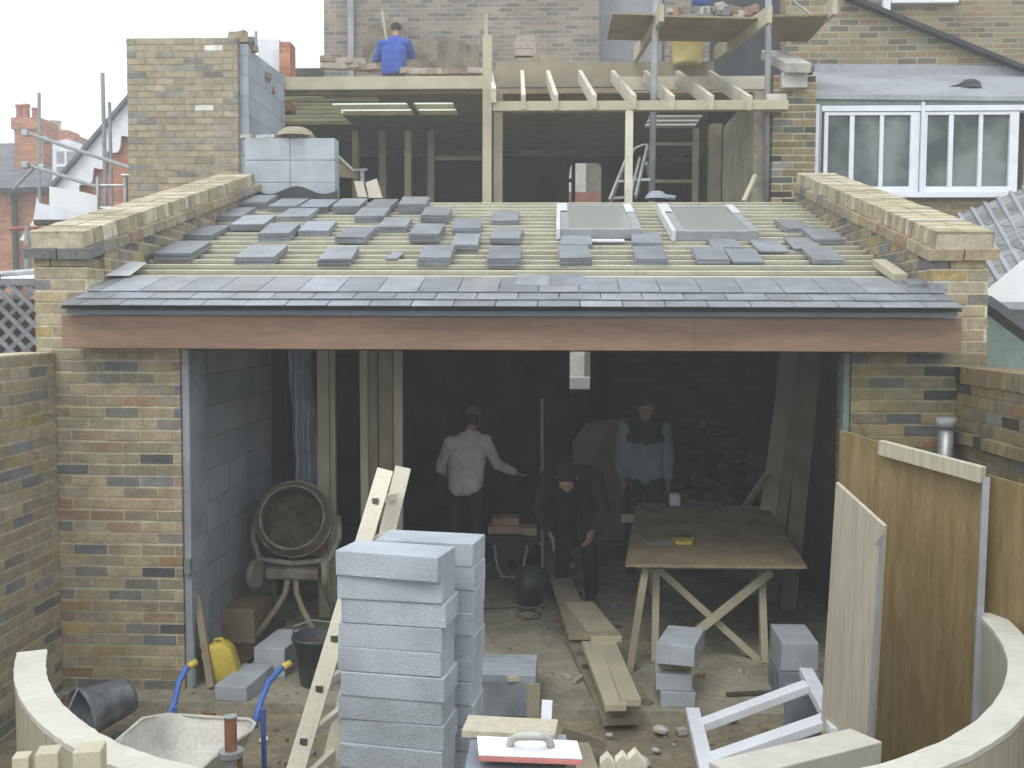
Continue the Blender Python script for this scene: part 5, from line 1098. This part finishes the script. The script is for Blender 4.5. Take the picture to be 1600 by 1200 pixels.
b1, b2 = W(1306, 754, 5.05), W(1381, 822, 4.55); c1, c2 = V((W(1272, 1150, 5.15).x, 5.1, -.05)), V((W(1352, 1180, 4.7).x, 4.66, -.05))
q = MB(); q.prism([c1, c2, b2, b1], (.02, .02, 0)); pb = q.build('pale_board', 'pale_ply'); tag(pb, 'pale narrow board with a pointed top leaning on the tall brown plywood', 'board')
q = MB(); q.prism([b2.lerp(b1, .18) + V((-.002, -.006, -.12)), b2 + V((-.002, -.006, -.03)), c2 + V((-.002, -.006, 0)), c2.lerp(c1, .06) + V((-.002, -.006, 0))], (.0, .003, 0)); one(q, 'stained_strip', 'lead', 'bluish grey stained strip down the right edge of the pale pointed board', 'strip')
# soil pipe end by the right garden wall
pt = thing('soil_pipe', 'short grey soil pipe with a collar standing in front of the right pier', 'pipe', W(1476, 740, 6.4))
c0 = W(1478, 668, 6.4); q = MB(); q.cyl(c0, c0 - V((0, 0, .5)), .045, n=20); q.build('pipe', 'galvanised', pt, smooth=True)
q = MB(); q.lathe([(.04, 0), (.06, 0), (.06, .06), (.048, .06), (.044, .01)], c0 - V((0, 0, .0)), n=20); q.build('collar', 'grey_pole', pt, smooth=True)
q = MB(); q.box((W(1490, 700, 6.5).x, 6.5, c0.z - .4), (W(1510, 700, 6.5).x, 6.55, c0.z - .12)); q.build('bracket', 'dark_plastic', pt)
# ================================================================== CURVED WALL
cw = thing('curved_wall', 'curved pale timber-faced retaining wall sweeping round both lower corners', 'retaining wall', (-.1, 2.78, 0))
zc5, wt = 1.12, .052
cpx = [(50, 1017), (45, 1032), (45, 1050), (49, 1070), (58, 1090), (72, 1112), (98, 1134), (135, 1158), (175, 1179), (218, 1200)]
cpr = [(1435, 1203), (1500, 1174), (1562, 1135), (1598, 1092), (1610, 1050), (1600, 1012), (1574, 980), (1543, 957)]
CP = [G(x, y, zc5) for x, y in cpx] + [V((-.95, 2.84, zc5)), V((-.5, 2.68, zc5)), V((0, 2.62, zc5)), V((.5, 2.72, zc5))] + [G(x, y, zc5) for x, y in cpr]
for _ in range(2): CP = [CP[0]] + [CP[i - 1] * .25 + CP[i] * .5 + CP[i + 1] * .25 for i in range(1, len(CP) - 1)] + [CP[-1]]
def cr(p0, p1, p2, p3, t): return (p1 * 2 + (p2 - p0) * t + (p0 * 2 - p1 * 5 + p2 * 4 - p3) * t * t + (p1 * 3 - p0 - p2 * 3 + p3) * t ** 3) * .5
LN = []
for i in range(len(CP) - 1):
    a_, b_, c_, d_ = CP[max(i - 1, 0)], CP[i], CP[i + 1], CP[min(i + 2, len(CP) - 1)]
    for k in range(5): LN.append(cr(a_, b_, c_, d_, k / 5))
LN.append(CP[-1]); n = len(LN) - 1
def ring(i, o):
    d = (LN[min(i + 1, n)] - LN[max(i - 1, 0)]).normalized(); return LN[i] + V((-d.y, d.x, 0)) * -o
for nm, m_, zA_, zB_, o0, o1 in (('body', 'ring_face', -.3, zc5 - .02, wt, -wt), ('capping', 'ring_top', zc5 - .019, zc5, wt + .003, -wt - .003)):
    q = MB(); vs = []
    for i in range(n + 1):
        jj = ru(-.002, .002) if nm == 'capping' else 0
        for o_, z_ in ((o0, zA_), (o1, zA_), (o1, zB_), (o0, zB_)): p_ = ring(i, o_ + jj); vs.append((p_.x, p_.y, z_ + (ru(-.0015, .0015) if nm == 'capping' and z_ == zB_ else 0)))
    fs = [(4 * i + k, 4 * i + (k + 1) % 4, 4 * i + 4 + (k + 1) % 4, 4 * i + 4 + k) for i in range(n) for k in range(4)] + [(3, 2, 1, 0), (4 * n, 4 * n + 1, 4 * n + 2, 4 * n + 3)]
    q.add(vs, fs); bo = q.build(nm, m_, cw)
    bm = bmesh.new(); bm.from_mesh(bo.data); bmesh.ops.recalc_face_normals(bm, faces=bm.faces); bm.to_mesh(bo.data); bm.free()
# square post tops outside the curve
for i, (px, py, w_, lb) in enumerate(((35, 1178, .045, 'leftmost and shortest sawn post top outside the curved wall'), (34, 1178, .062, 'x'), (76, 1170, .06, 'middle sawn post top outside the curved wall'), (140, 1166, .074, 'largest sawn post top, touching the outside of the curved wall'))):
    if lb == 'x': continue
    Y_ = 2.75; p_ = W(px, py, Y_); q = MB(); q.box((-w_ / 2, -w_ / 2, -.4), (w_ / 2, w_ / 2, p_.z)); o = q.build('post', 'timber', bevel=.004, origin=(0, 0, 0)); o.location = (p_.x, Y_, 0); o.rotation_euler = (0, 0, ru(.1, .3)); tag(o, lb, 'post', 'sawn square posts outside the curved wall')
# ================================================================== FOREGROUND BITS
# sponge float
fz = G(820, 1165, 1.27); ft = thing('plasterers_float', 'cream float with a red edge and a curved grey handle in the bottom middle', 'float', (fz.x, fz.y, 1.2))
P = [G(748, 1178, 1.27), G(910, 1184, 1.27), G(902, 1157, 1.27), G(745, 1149, 1.27)]
q = MB(); q.prism(P, (0, 0, -.006)); q.build('plate', 'white_board', ft, bevel=.002)
q = MB(); P2 = [p_ + V((0, 0, -.0065)) for p_ in P]; q.prism(P2, (0, 0, -.015)); q.build('pad', 'red_rubber', ft, bevel=.003)
q = MB(); c0 = P[0].lerp(P[2], .5); q.tube([G(797, 1164, 1.272), G(799, 1156, 1.29), G(808, 1151, 1.315), G(830, 1150, 1.32), G(850, 1151, 1.315), G(858, 1157, 1.29), G(861, 1166, 1.272)], [.012, .011, .011, .012, .011, .011, .012]); q.build('handle', 'stone', ft, smooth=True)
gp = thing('block_column', 'grey green block pile under the red edged float', 'block pile', (fz.x, 3.0, 0))
q = MB(); a, b = G(728, 1190, 1.225), G(885, 1196, 1.225)
for k in range(12): q.box((a.x, a.y - .06, 1.225 - .1 * (k + 1) + .004), (b.x, a.y + .20, 1.225 - .1 * k), j=.002)
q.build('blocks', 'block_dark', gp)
q = MB(); a, b = G(724, 1152, 1.23), G(880, 1160, 1.23); q.beam(V((a.x, a.y + .06, 1.24)), V((b.x - .02, b.y + .06, 1.24)), .12, .02); one(q, 'white_plank', 'pale_ply', 'cream plank lying just behind the red edged float', 'plank')
q = MB(); q.beam(W(834, 1068, 5.6), V((W(832, 1140, 5.6).x, 5.55, -.05)), .07, .03, up=(0, -1, 0)); one(q, 'timber_stake', 'old_timber', 'brown stake standing at the right end of the on-edge blocks', 'stake')
q = MB(); q.beam(W(855, 1094, 4.4), W(853, 1134, 4.35), .045, .02, up=(0, -1, 0)); q.beam(W(853, 1133, 4.35), V((W(853, 1200, 4.3).x, 4.3, -.05)), .03, .02, up=(0, -1, 0)); one(q, 'white_peg', 'white_paint', 'short white painted peg standing right of the on-edge blocks', 'peg')
q = MB(); q.beam(G(868, 1140, .22), G(936, 1162, .05), .10, .05); one(q, 'timber_offcut', 'old_timber', 'grey timber offcut lying right of the red edged float', 'timber')
q = MB(); q.beam(G(905, 1165, .5), G(925, 1230, .6), .09, .03); one(q, 'timber_offcut', 'old_timber', 'thin grey board sloping down behind the right end of the float', 'timber')
for i, (px, py, lb) in enumerate(((952, 1188, 'left one of the cut pale timber ends at the bottom edge'), (976, 1186, 'middle one of the cut pale timber ends at the bottom edge'), (996, 1182, 'right one of the cut pale timber ends at the bottom edge'))):
    q = MB(); p_ = W(px, py, 3.4); q.prism([p_ + V((-.03, 0, -.012)), p_ + V((-.005, 0, .012)), p_ + V((.03, 0, -.03)), p_ + V((.04, -.02, -1.2)), p_ + V((-.04, -.02, -1.2))], (0, .05, 0)); one(q, 'cut_timber', 'pale_timber', lb, 'timber', 'cut timber ends at the bottom')
# white frame
fr = thing('painted_rack', 'white painted ladder-like timber frame lying tilted on the right of the yard', 'frame', W(1190, 1180, 5.6))
a0, a1 = W(1082, 1112, 5.75), W(1108, 1220, 4.75); b0, b1 = W(1259, 1050, 5.9), W(1310, 1146, 4.9)
def wb_(a, b, w_, t_, nm): q = MB(); q.beam(a, b, w_, t_); q.build(nm, 'white_paint', fr, bevel=.003)
wb_(a0, a1, .075, .05, 'rail'); wb_(b0, b1, .075, .05, 'rail')
wb_(W(1094, 1134, 5.5), W(1262, 1072, 5.62), .085, .045, 'bar'); wb_(W(1106, 1190, 5.0), W(1296, 1124, 5.12), .095, .045, 'bar')
q = MB(); c0 = W(1259, 1060, 5.95); q.box((c0.x - .10, 5.82, -.06), (c0.x + .12, 6.05, c0.z - .06)); one(q, 'support_block', 'block_dark', 'grey block holding up the raised end of the white frame', 'block')
# big beam bottom right
q = MB(); a, b = W(1130, 1222, 3.9), W(1352, 1166, 4.35); q.beam(a, b, .17, .10, up=(0, 0, 1)); one(q, 'timber_beam', 'ring_top', 'thick cream timber beam crossing the bottom edge right of centre', 'beam', bevel=.005)
q = MB(); c0 = W(1345, 1200, 4.5); q.box((c0.x - .22, 4.25, -.06), (c0.x - .02, 4.45, b.z - .06)); one(q, 'beam_block', 'block_dark', 'block carrying the right end of the cream beam', 'block')
q = MB(); q.box((a.x - .1, 3.8, -.06), (a.x + .15, 4.0, a.z - .06)); one(q, 'beam_block', 'block_dark', 'block carrying the left end of the cream beam', 'block')
# grey bag & yellow pieces right
q = MB(); p_ = G(1490, 1135, .0); q.prism([G(1466, 1112, .25), G(1520, 1118, .25), G(1520, 1160, .1), G(1490, 1165, .05)], (0, 0, -.1)); one(q, 'grey_slab', 'block', 'pale grey slab leaning inside the curve by the plywood foot', 'slab')
for i, (px, py, s_, lb) in enumerate(((1567, 941, .035, 'smallest yellow timber knot on the right end of the curved wall'), (1584, 950, .05, 'middle yellow piece on the right end of the curved wall'), (1598, 958, .055, 'rightmost yellow piece on the right end of the curved wall'))):
    q = MB(); c0 = W(px, py + 8, 4.75); q.lathe([(0, s_), (s_ * .7, s_ * .7), (s_, 0), (s_ * .8, -s_ * .6), (0, -s_ * .7)], c0, (.3, -.6, .7), n=10); one(q, 'yellow_fitting', 'yellow_plastic', lb, 'fitting', 'yellow fittings by the curved wall', smooth=True)
q = MB(); c0 = W(1590, 975, 4.9); q.box((c0.x - .1, 4.78, -.05), (c0.x + .4, 5.0, c0.z)); one(q, 'dark_crate', 'dark_timber', 'dark box behind the right end of the curved wall under the yellow pieces', 'box')
# scattered yard debris one can point to
for i, (px, py, s_, m_, lb) in enumerate(((1032, 1140, .055, 'stone', 'pale flat stone lying alone in the middle of the earth yard'), (1046, 1112, .04, 'terracotta', 'small red brick shard near the little block pile'), (952, 1148, .025, 'stone', 'tiny pale chip below the plank ends'), (1005, 1190, .05, 'stone', 'pale stone at the bottom edge right of the cut timber ends'), (412, 1155, .03, 'white_board', 'white chip on the earth left of the ladder'), (405, 1118, .03, 'stone', 'white pebble beside the right blue handle'), (1025, 1172, .03, 'stone', 'small stone between the pale flat stone and the bottom edge'), (1290, 1165, .04, 'stone', 'pale lump by the foot of the pale pointed board'))):
    c0 = G(px, py, -.04); q = MB(); a = ru(0, 3)
    q.lathe([(0, s_ * .5), (s_ * .5, s_ * .42), (s_ * .95, s_ * .05), (s_ * .8, -s_ * .3), (0, -s_ * .3)], c0, (ru(-.3, .3), ru(-.3, .3), 1), n=7); one(q, 'stone_chip', m_, lb, 'stone')
# more loose site clutter that can be seen and pointed at
for i, (px, py, L_, an, m_, lb) in enumerate((
    (690, 1000, .30, .4, 'old_timber', 'thin broken lath on the floor hidden partly by the tall block stack'),
    (1120, 1120, .26, -.6, 'old_timber', 'short dark lath between the little block pile and the white rack'),
    (905, 1062, .16, 1.1, 'timber', 'small pale wood splinter left of the near plank ends'),
    (1175, 1085, .34, .15, 'dark_timber', 'dark strip of wood lying across the threshold under the trestle'))):
    c0 = G(px, py, .01 if py < 1095 else -.04); q = MB(); q.obox(c0 + V((0, 0, .01)), V((math.cos(an), math.sin(an), .02)) * L_ / 2, V((-math.sin(an), math.cos(an), 0)) * .014, (0, 0, .009)); one(q, 'lath_offcut', m_, lb, 'lath')

# ================================================================== PEOPLE
def cap_(mb, p0, p1, r0, r1, n=14):
    """tapered limb with rounded ends"""
    p0, p1 = V(p0), V(p1); d = p1 - p0; L_ = d.length; ax = d / L_ if L_ > 1e-6 else V((0, 0, 1)); pr = []
    for k in range(6): a = math.pi / 2 * (1 - k / 5); pr.append((r0 * math.cos(a) + 1e-5, -r0 * math.sin(a)))
    for k in range(6): a = math.pi / 2 * k / 5; pr.append((r1 * math.cos(a) + 1e-5, L_ + r1 * math.sin(a)))
    mb.lathe(pr, p0, ax, n=n)
def ell(mb, c, rx, ry, rz, n=16, rot=None):
    c = V(c); vs = []; m_ = n // 2
    for j in range(m_ + 1):
        a = math.pi * j / m_
        for i in range(n):
            b = 2 * math.pi * i / n; p_ = V((rx * math.sin(a) * math.cos(b), ry * math.sin(a) * math.sin(b), -rz * math.cos(a)))
            if rot is not None: p_ = rot @ p_
            vs.append(c + p_)
    mb.add(vs, [(j * n + i, j * n + (i + 1) % n, (j + 1) * n + (i + 1) % n, (j + 1) * n + i) for j in range(m_) for i in range(n)])
def flesh(mb, name, m_, parent, voxel=0.008, sm=2, folds=0.0):
    me = bpy.data.meshes.new('tmp'); me.from_pydata(mb.v, [], mb.f); me.update()
    ob = bpy.data.objects.new('tmp', me); COL.objects.link(ob)
    r = ob.modifiers.new('r', 'REMESH'); r.mode = 'VOXEL'; r.voxel_size = voxel
    s_ = ob.modifiers.new('s', 'SMOOTH'); s_.factor = .5; s_.iterations = sm
    if folds:
        tx = bpy.data.textures.new('f', 'CLOUDS'); tx.noise_scale = .09; dm_ = ob.modifiers.new('d', 'DISPLACE'); dm_.texture = tx; dm_.strength = folds; dm_.mid_level = .5
    dg = bpy.context.evaluated_depsgraph_get(); nm = bpy.data.meshes.new_from_object(ob.evaluated_get(dg)); nm.name = name
    bpy.data.objects.remove(ob); nm.materials.clear(); nm.materials.append(MATS[m_])
    for p_ in nm.polygons: p_.use_smooth = True
    o = bpy.data.objects.new(name, nm); COL.objects.link(o); o.parent = parent; return o
def hand(mb, w_, d, side, curl=.4):
    """w_: wrist, d: direction of the hand, side: thumb direction"""
    w_, d, side = V(w_), V(d).normalized(), V(side); side = (side - d * side.dot(d)).normalized(); nrm = d.cross(side)
    for k in range(4):
        o_ = (k - 1.5) * .019; b = w_ + d * .085 - side * o_; cap_(mb, w_ + d * .01 - side * o_ * .6, b, .014, .0115, 8)
        l_ = (.030, .036, .034, .026)[k]; dd = d.copy(); p_ = b
        for j in range(3):
            dd = (dd + nrm * curl * (.55 + .15 * k * .3)).normalized(); q_ = p_ + dd * l_ * (1, .75, .6)[j]; cap_(mb, p_, q_, .0095 - j * .001, .0088 - j * .001, 8); p_ = q_
    a = w_ + d * .03 + side * .022; b = a + (d * .6 + side).normalized() * .035; cap_(mb, a, b, .012, .0105, 8); cap_(mb, b, b + (d + side * .35).normalized() * .03, .0105, .009, 8)
def head(mb, c, f, up=(0, 0, 1)):
    """c: centre of skull, f: facing"""
    c, f, up = V(c), V(f).normalized(), V(up).normalized(); s_ = f.cross(up).normalized(); up = s_.cross(f).normalized(); R_ = Matrix((s_, f, up)).transposed()
    def L_(x, y, z): return c + R_ @ V((x, y, z))
    ell(mb, L_(0, -.012, .02), .078, .097, .095, 20, R_); ell(mb, L_(0, .025, -.055), .056, .062, .068, 16, R_); ell(mb, L_(0, .062, -.098), .026, .022, .02, 12, R_)
    cap_(mb, L_(0, .082, .012), L_(0, .104, -.032), .010, .015, 8)
    ell(mb, L_(0, .078, .028), .05, .018, .012, 12, R_)
    for x in (-1, 1): ell(mb, L_(x * .030, .083, .006), .014, .010, .010, 10, R_); ell(mb, L_(x * .080, -.008, -.008), .010, .020, .030, 10, R_); ell(mb, L_(x * .042, .058, -.035), .022, .02, .02, 10, R_)
    ell(mb, L_(0, .083, -.062), .024, .010, .006, 10, R_); ell(mb, L_(0, .081, -.072), .020, .010, .007, 10, R_)
    return L_, R_, s_, f, up
def person(name_l, loc, rz, J, top_m, leg_m, hair_m='hair', capm=None, yoke=None):
    """J: joints dict in the person's own frame, facing +y"""
    t = thing('person', name_l, 'person', loc); t.rotation_euler = (0, 0, rz)
    j = {k: V(v) for k, v in J.items()}
    b = MB(); L_, R_, s_, f, up = head(b, j['head'], j['face'], j.get('headup', V((0, 0, 1))))
    cap_(b, j['neck'], L_(0, -.02, -.05), .058, .052)
    cap_(b, j['chest'], j['neck'] - (j['neck'] - j['chest']) * .25, .085, .05); cap_(b, j['pelvis'], j['chest'], .085, .09)
    for q_ in 'LR':
        sg = -1 if q_ == 'L' else 1
        cap_(b, j['sh' + q_], j['el' + q_], .043, .036); cap_(b, j['el' + q_], j['wr' + q_], .036, .024); cap_(b, j['chest'] + (j['neck'] - j['chest']) * .5, j['sh' + q_], .06, .045)
        cap_(b, j['hip' + q_], j['kn' + q_], .070, .050); cap_(b, j['kn' + q_], j['an' + q_], .050, .034); cap_(b, j['an' + q_], j['an' + q_] + V((0, .12, -.05)), .035, .03)
        hd = (j['wr' + q_] - j['el' + q_]).normalized()
        if 'hd' + q_ in j: hd = j['hd' + q_]
        hand(b, j['wr' + q_], hd, j.get('th' + q_, V((-sg * .4, 1, .2))), .35 if 'cu' + q_ not in J else j['cu' + q_].x)
    body = flesh(b, 'body', 'skin', t, .0055, 2)
    # jacket
    c = MB(); mid = j['pelvis'].lerp(j['chest'], .45)
    sd_ = (j['shR'] - j['shL']).normalized()
    for o_ in (-.075, -.03, .03, .075):
        cap_(c, j['pelvis'] + sd_ * o_ * 1.05 + (mid - j['pelvis']) * .05, j['chest'] + sd_ * o_ * 1.15, .115, .122); cap_(c, j['chest'] + sd_ * o_ * 1.15, j['neck'] + sd_ * o_ * .9 - (j['neck'] - j['chest']) * .22, .115, .075)
    cap_(c, j['neck'] - (j['neck'] - j['chest']) * .2, j['neck'] + (j['neck'] - j['chest']).normalized() * .012, .075, .062)
    for q_ in 'LR':
        cap_(c, j['chest'].lerp(j['neck'], .55) , j['sh' + q_], .085, .072); cap_(c, j['sh' + q_], j['el' + q_], .070, .056); cap_(c, j['el' + q_], j['wr' + q_].lerp(j['el' + q_], .08), .056, .042)
    jk = flesh(c, 'jacket', top_m, t, .011, 2, .016)
    # trousers
    c = MB()
    for q_ in 'LR':
        cap_(c, j['pelvis'] + sd_ * (.06 if q_ == 'R' else -.06), j['hip' + q_], .105, .10); cap_(c, j['hip' + q_], j['kn' + q_], .094, .068); cap_(c, j['kn' + q_], j['an' + q_].lerp(j['kn' + q_], .08), .068, .058)
    flesh(c, 'trousers', leg_m, t, .011, 2, .014)
    for q_ in 'LR':
        c = MB(); a = j['an' + q_]; cap_(c, a + V((0, -.02, .03)), a + V((0, -.02, -.035)), .052, .045); cap_(c, a + V((0, -.03, -.04)), a + V((0, .15, -.048)), .044, .038); cap_(c, a + V((0, .05, -.03)), a + V((0, .13, -.04)), .046, .036); flesh(c, 'boot', 'boots', t, .009, 1)
    c = MB(); ell(c, L_(0, -.022, .035), .087, .102, .098, 20, R_)
    if capm:
        cm = MB(); ell(cm, L_(0, -.012, .055), .088, .108, .078, 20, R_); ell(cm, L_(0, .095, .045), .06, .07, .010, 16, R_); flesh(cm, 'cap', capm, t, .007, 1)
        c = MB(); ell(c, L_(0, -.03, .0), .084, .092, .075, 20, R_)
    flesh(c, 'hair', hair_m, t, .008, 1, .012)
    if yoke:
        c = MB()
        for o_ in (-.08, -.03, .03, .08): cap_(c, j['chest'].lerp(j['neck'], .22) + sd_ * o_, j['neck'] + sd_ * o_ * .9 - (j['neck'] - j['chest']) * .22, .127, .082)
        for q_ in 'LR': cap_(c, j['chest'].lerp(j['neck'], .55), j['sh' + q_].lerp(j['neck'], .3), .09, .076)
        a_ = j['chest'].lerp(j['neck'], .32); f_ = sd_.cross(V((0, 0, 1))) * -1
        for o_ in (-.1, -.05, 0, .05, .1): ell(c, a_ + V((o_, .035, -.02 + abs(o_) * .5)), .06, .105, .11)
        y_ = flesh(c, 'yoke', yoke, t, .011, 2, .016); y_['label'] = 'black shoulder panel of the jacket'
    return t
# worker in pale jacket seen from behind, right arm reaching out
p1_ = W(727, 800, 9.6)
w1_ = person('person seen from behind in a pale jacket, dark trousers and cap, right arm held out', (p1_.x, 9.6, 0), math.radians(8), dict(
    head=(.09, .14, 1.50), face=(.35, .9, -.35), neck=(.06, .08, 1.365), chest=(.02, .03, 1.16), pelvis=(0, -.02, .90), shL=(-.17, .02, 1.28), shR=(.22, .06, 1.30),
    elL=(-.27, .10, 1.05), wrL=(-.16, .30, .96), elR=(.36, .12, 1.07), wrR=(.56, .22, .985), hipL=(-.09, 0, .86), hipR=(.10, 0, .86), knL=(-.11, .04, .48), knR=(.13, .05, .48), anL=(-.13, -.02, .09), anR=(.16, -.02, .09)), 'jacket_white', 'jeans_dark', capm='cap')
w1_.scale = (.86, .9, 1)
# standing worker facing the camera, blue-grey jacket with a black yoke
p3_ = W(1006, 800, 10.0)
person('person facing the camera in a blue-grey jacket with black shoulders, behind the table', (p3_.x, 10.0, 0), math.radians(180), dict(
    head=(0, .06, 1.61), face=(0, 1, -.25), neck=(0, .0, 1.475), chest=(0, 0, 1.26), pelvis=(0, -.01, .95), shL=(-.185, 0, 1.40), shR=(.185, 0, 1.40),
    elL=(-.235, .01, 1.13), wrL=(-.22, .10, .92), elR=(.235, .01, 1.13), wrR=(.215, .10, .92), hipL=(-.09, 0, .90), hipR=(.09, 0, .90), knL=(-.11, .02, .49), knR=(.11, .02, .49), anL=(-.12, -.02, .09), anR=(.12, -.02, .09)), 'cloth_grey', 'jeans_dark', yoke='cloth_black')
# bending worker in dark clothes
p2_ = W(912, 860, 8.9)
person('person in dark clothes bending forward beside the planks, hands hanging down', (p2_.x - .06, 8.9, 0), math.radians(172), dict(
    head=(.02, .56, 1.17), face=(0, .62, -.78), headup=(0, .78, .62), neck=(0, .42, 1.18), chest=(0, .24, 1.11), pelvis=(0, -.08, .92), shL=(-.19, .36, 1.15), shR=(.19, .36, 1.15),
    elL=(-.27, .44, .90), wrL=(-.20, .52, .74), elR=(.27, .42, .88), wrR=(.17, .50, .70), hipL=(-.09, -.04, .87), hipR=(.09, -.04, .87), knL=(-.12, .10, .47), knR=(.12, .02, .47), anL=(-.13, 0, .09), anR=(.14, -.06, .09)), 'cloth_black', 'cloth_black')
# worker in blue shirt on the flat roof
Y4 = 17.2; p4_ = W(616, 110, Y4)
person('person in a bright blue shirt on the flat roof, seen from behind', (p4_.x, Y4, zr - .01), math.radians(6), dict(
    head=(.03, .08, 1.60), face=(.1, 1, -.3), neck=(.02, .03, 1.46), chest=(0, 0, 1.24), pelvis=(-.02, 0, .93), shL=(-.20, .0, 1.36), shR=(.21, .02, 1.40),
    elL=(-.31, .08, 1.13), wrL=(-.16, .28, 1.18), elR=(.29, .16, 1.22), wrR=(.12, .34, 1.25), hipL=(-.09, 0, .88), hipR=(.09, 0, .88), knL=(-.11, .02, .48), knR=(.11, .02, .48), anL=(-.12, 0, .09), anR=(.12, 0, .09)), 'cloth_blue', 'jeans_dark')
q = MB(); q.cyl(W(597, 17, Y4 + .3), W(606, 75, Y4 + .28), .022); one(q, 'pick_handle', 'timber', 'upright wooden tool handle held by the blue-shirted worker', 'tool handle')

# ================================================================== AIR: volume added to imitate lens veil, as thin haze
hm_ = bpy.data.materials.new('veil_haze'); hm_.use_nodes = True; ht = hm_.node_tree
for n_ in list(ht.nodes): ht.nodes.remove(n_)
ho = ht.nodes.new('ShaderNodeOutputMaterial'); pv = ht.nodes.new('ShaderNodeVolumePrincipled')
pv.inputs['Color'].default_value = (0.96, 0.98, 0.95, 1); pv.inputs['Density'].default_value = 0.0095; pv.inputs['Anisotropy'].default_value = 0.2
ht.links.new(pv.outputs[0], ho.inputs['Volume']); MATS['veil_haze'] = hm_
q = MB(); q.box((-72, -32, -1.4), (72, 92, 16)); tag(q.build('veil_haze', 'veil_haze'), None, None, kind='stuff')
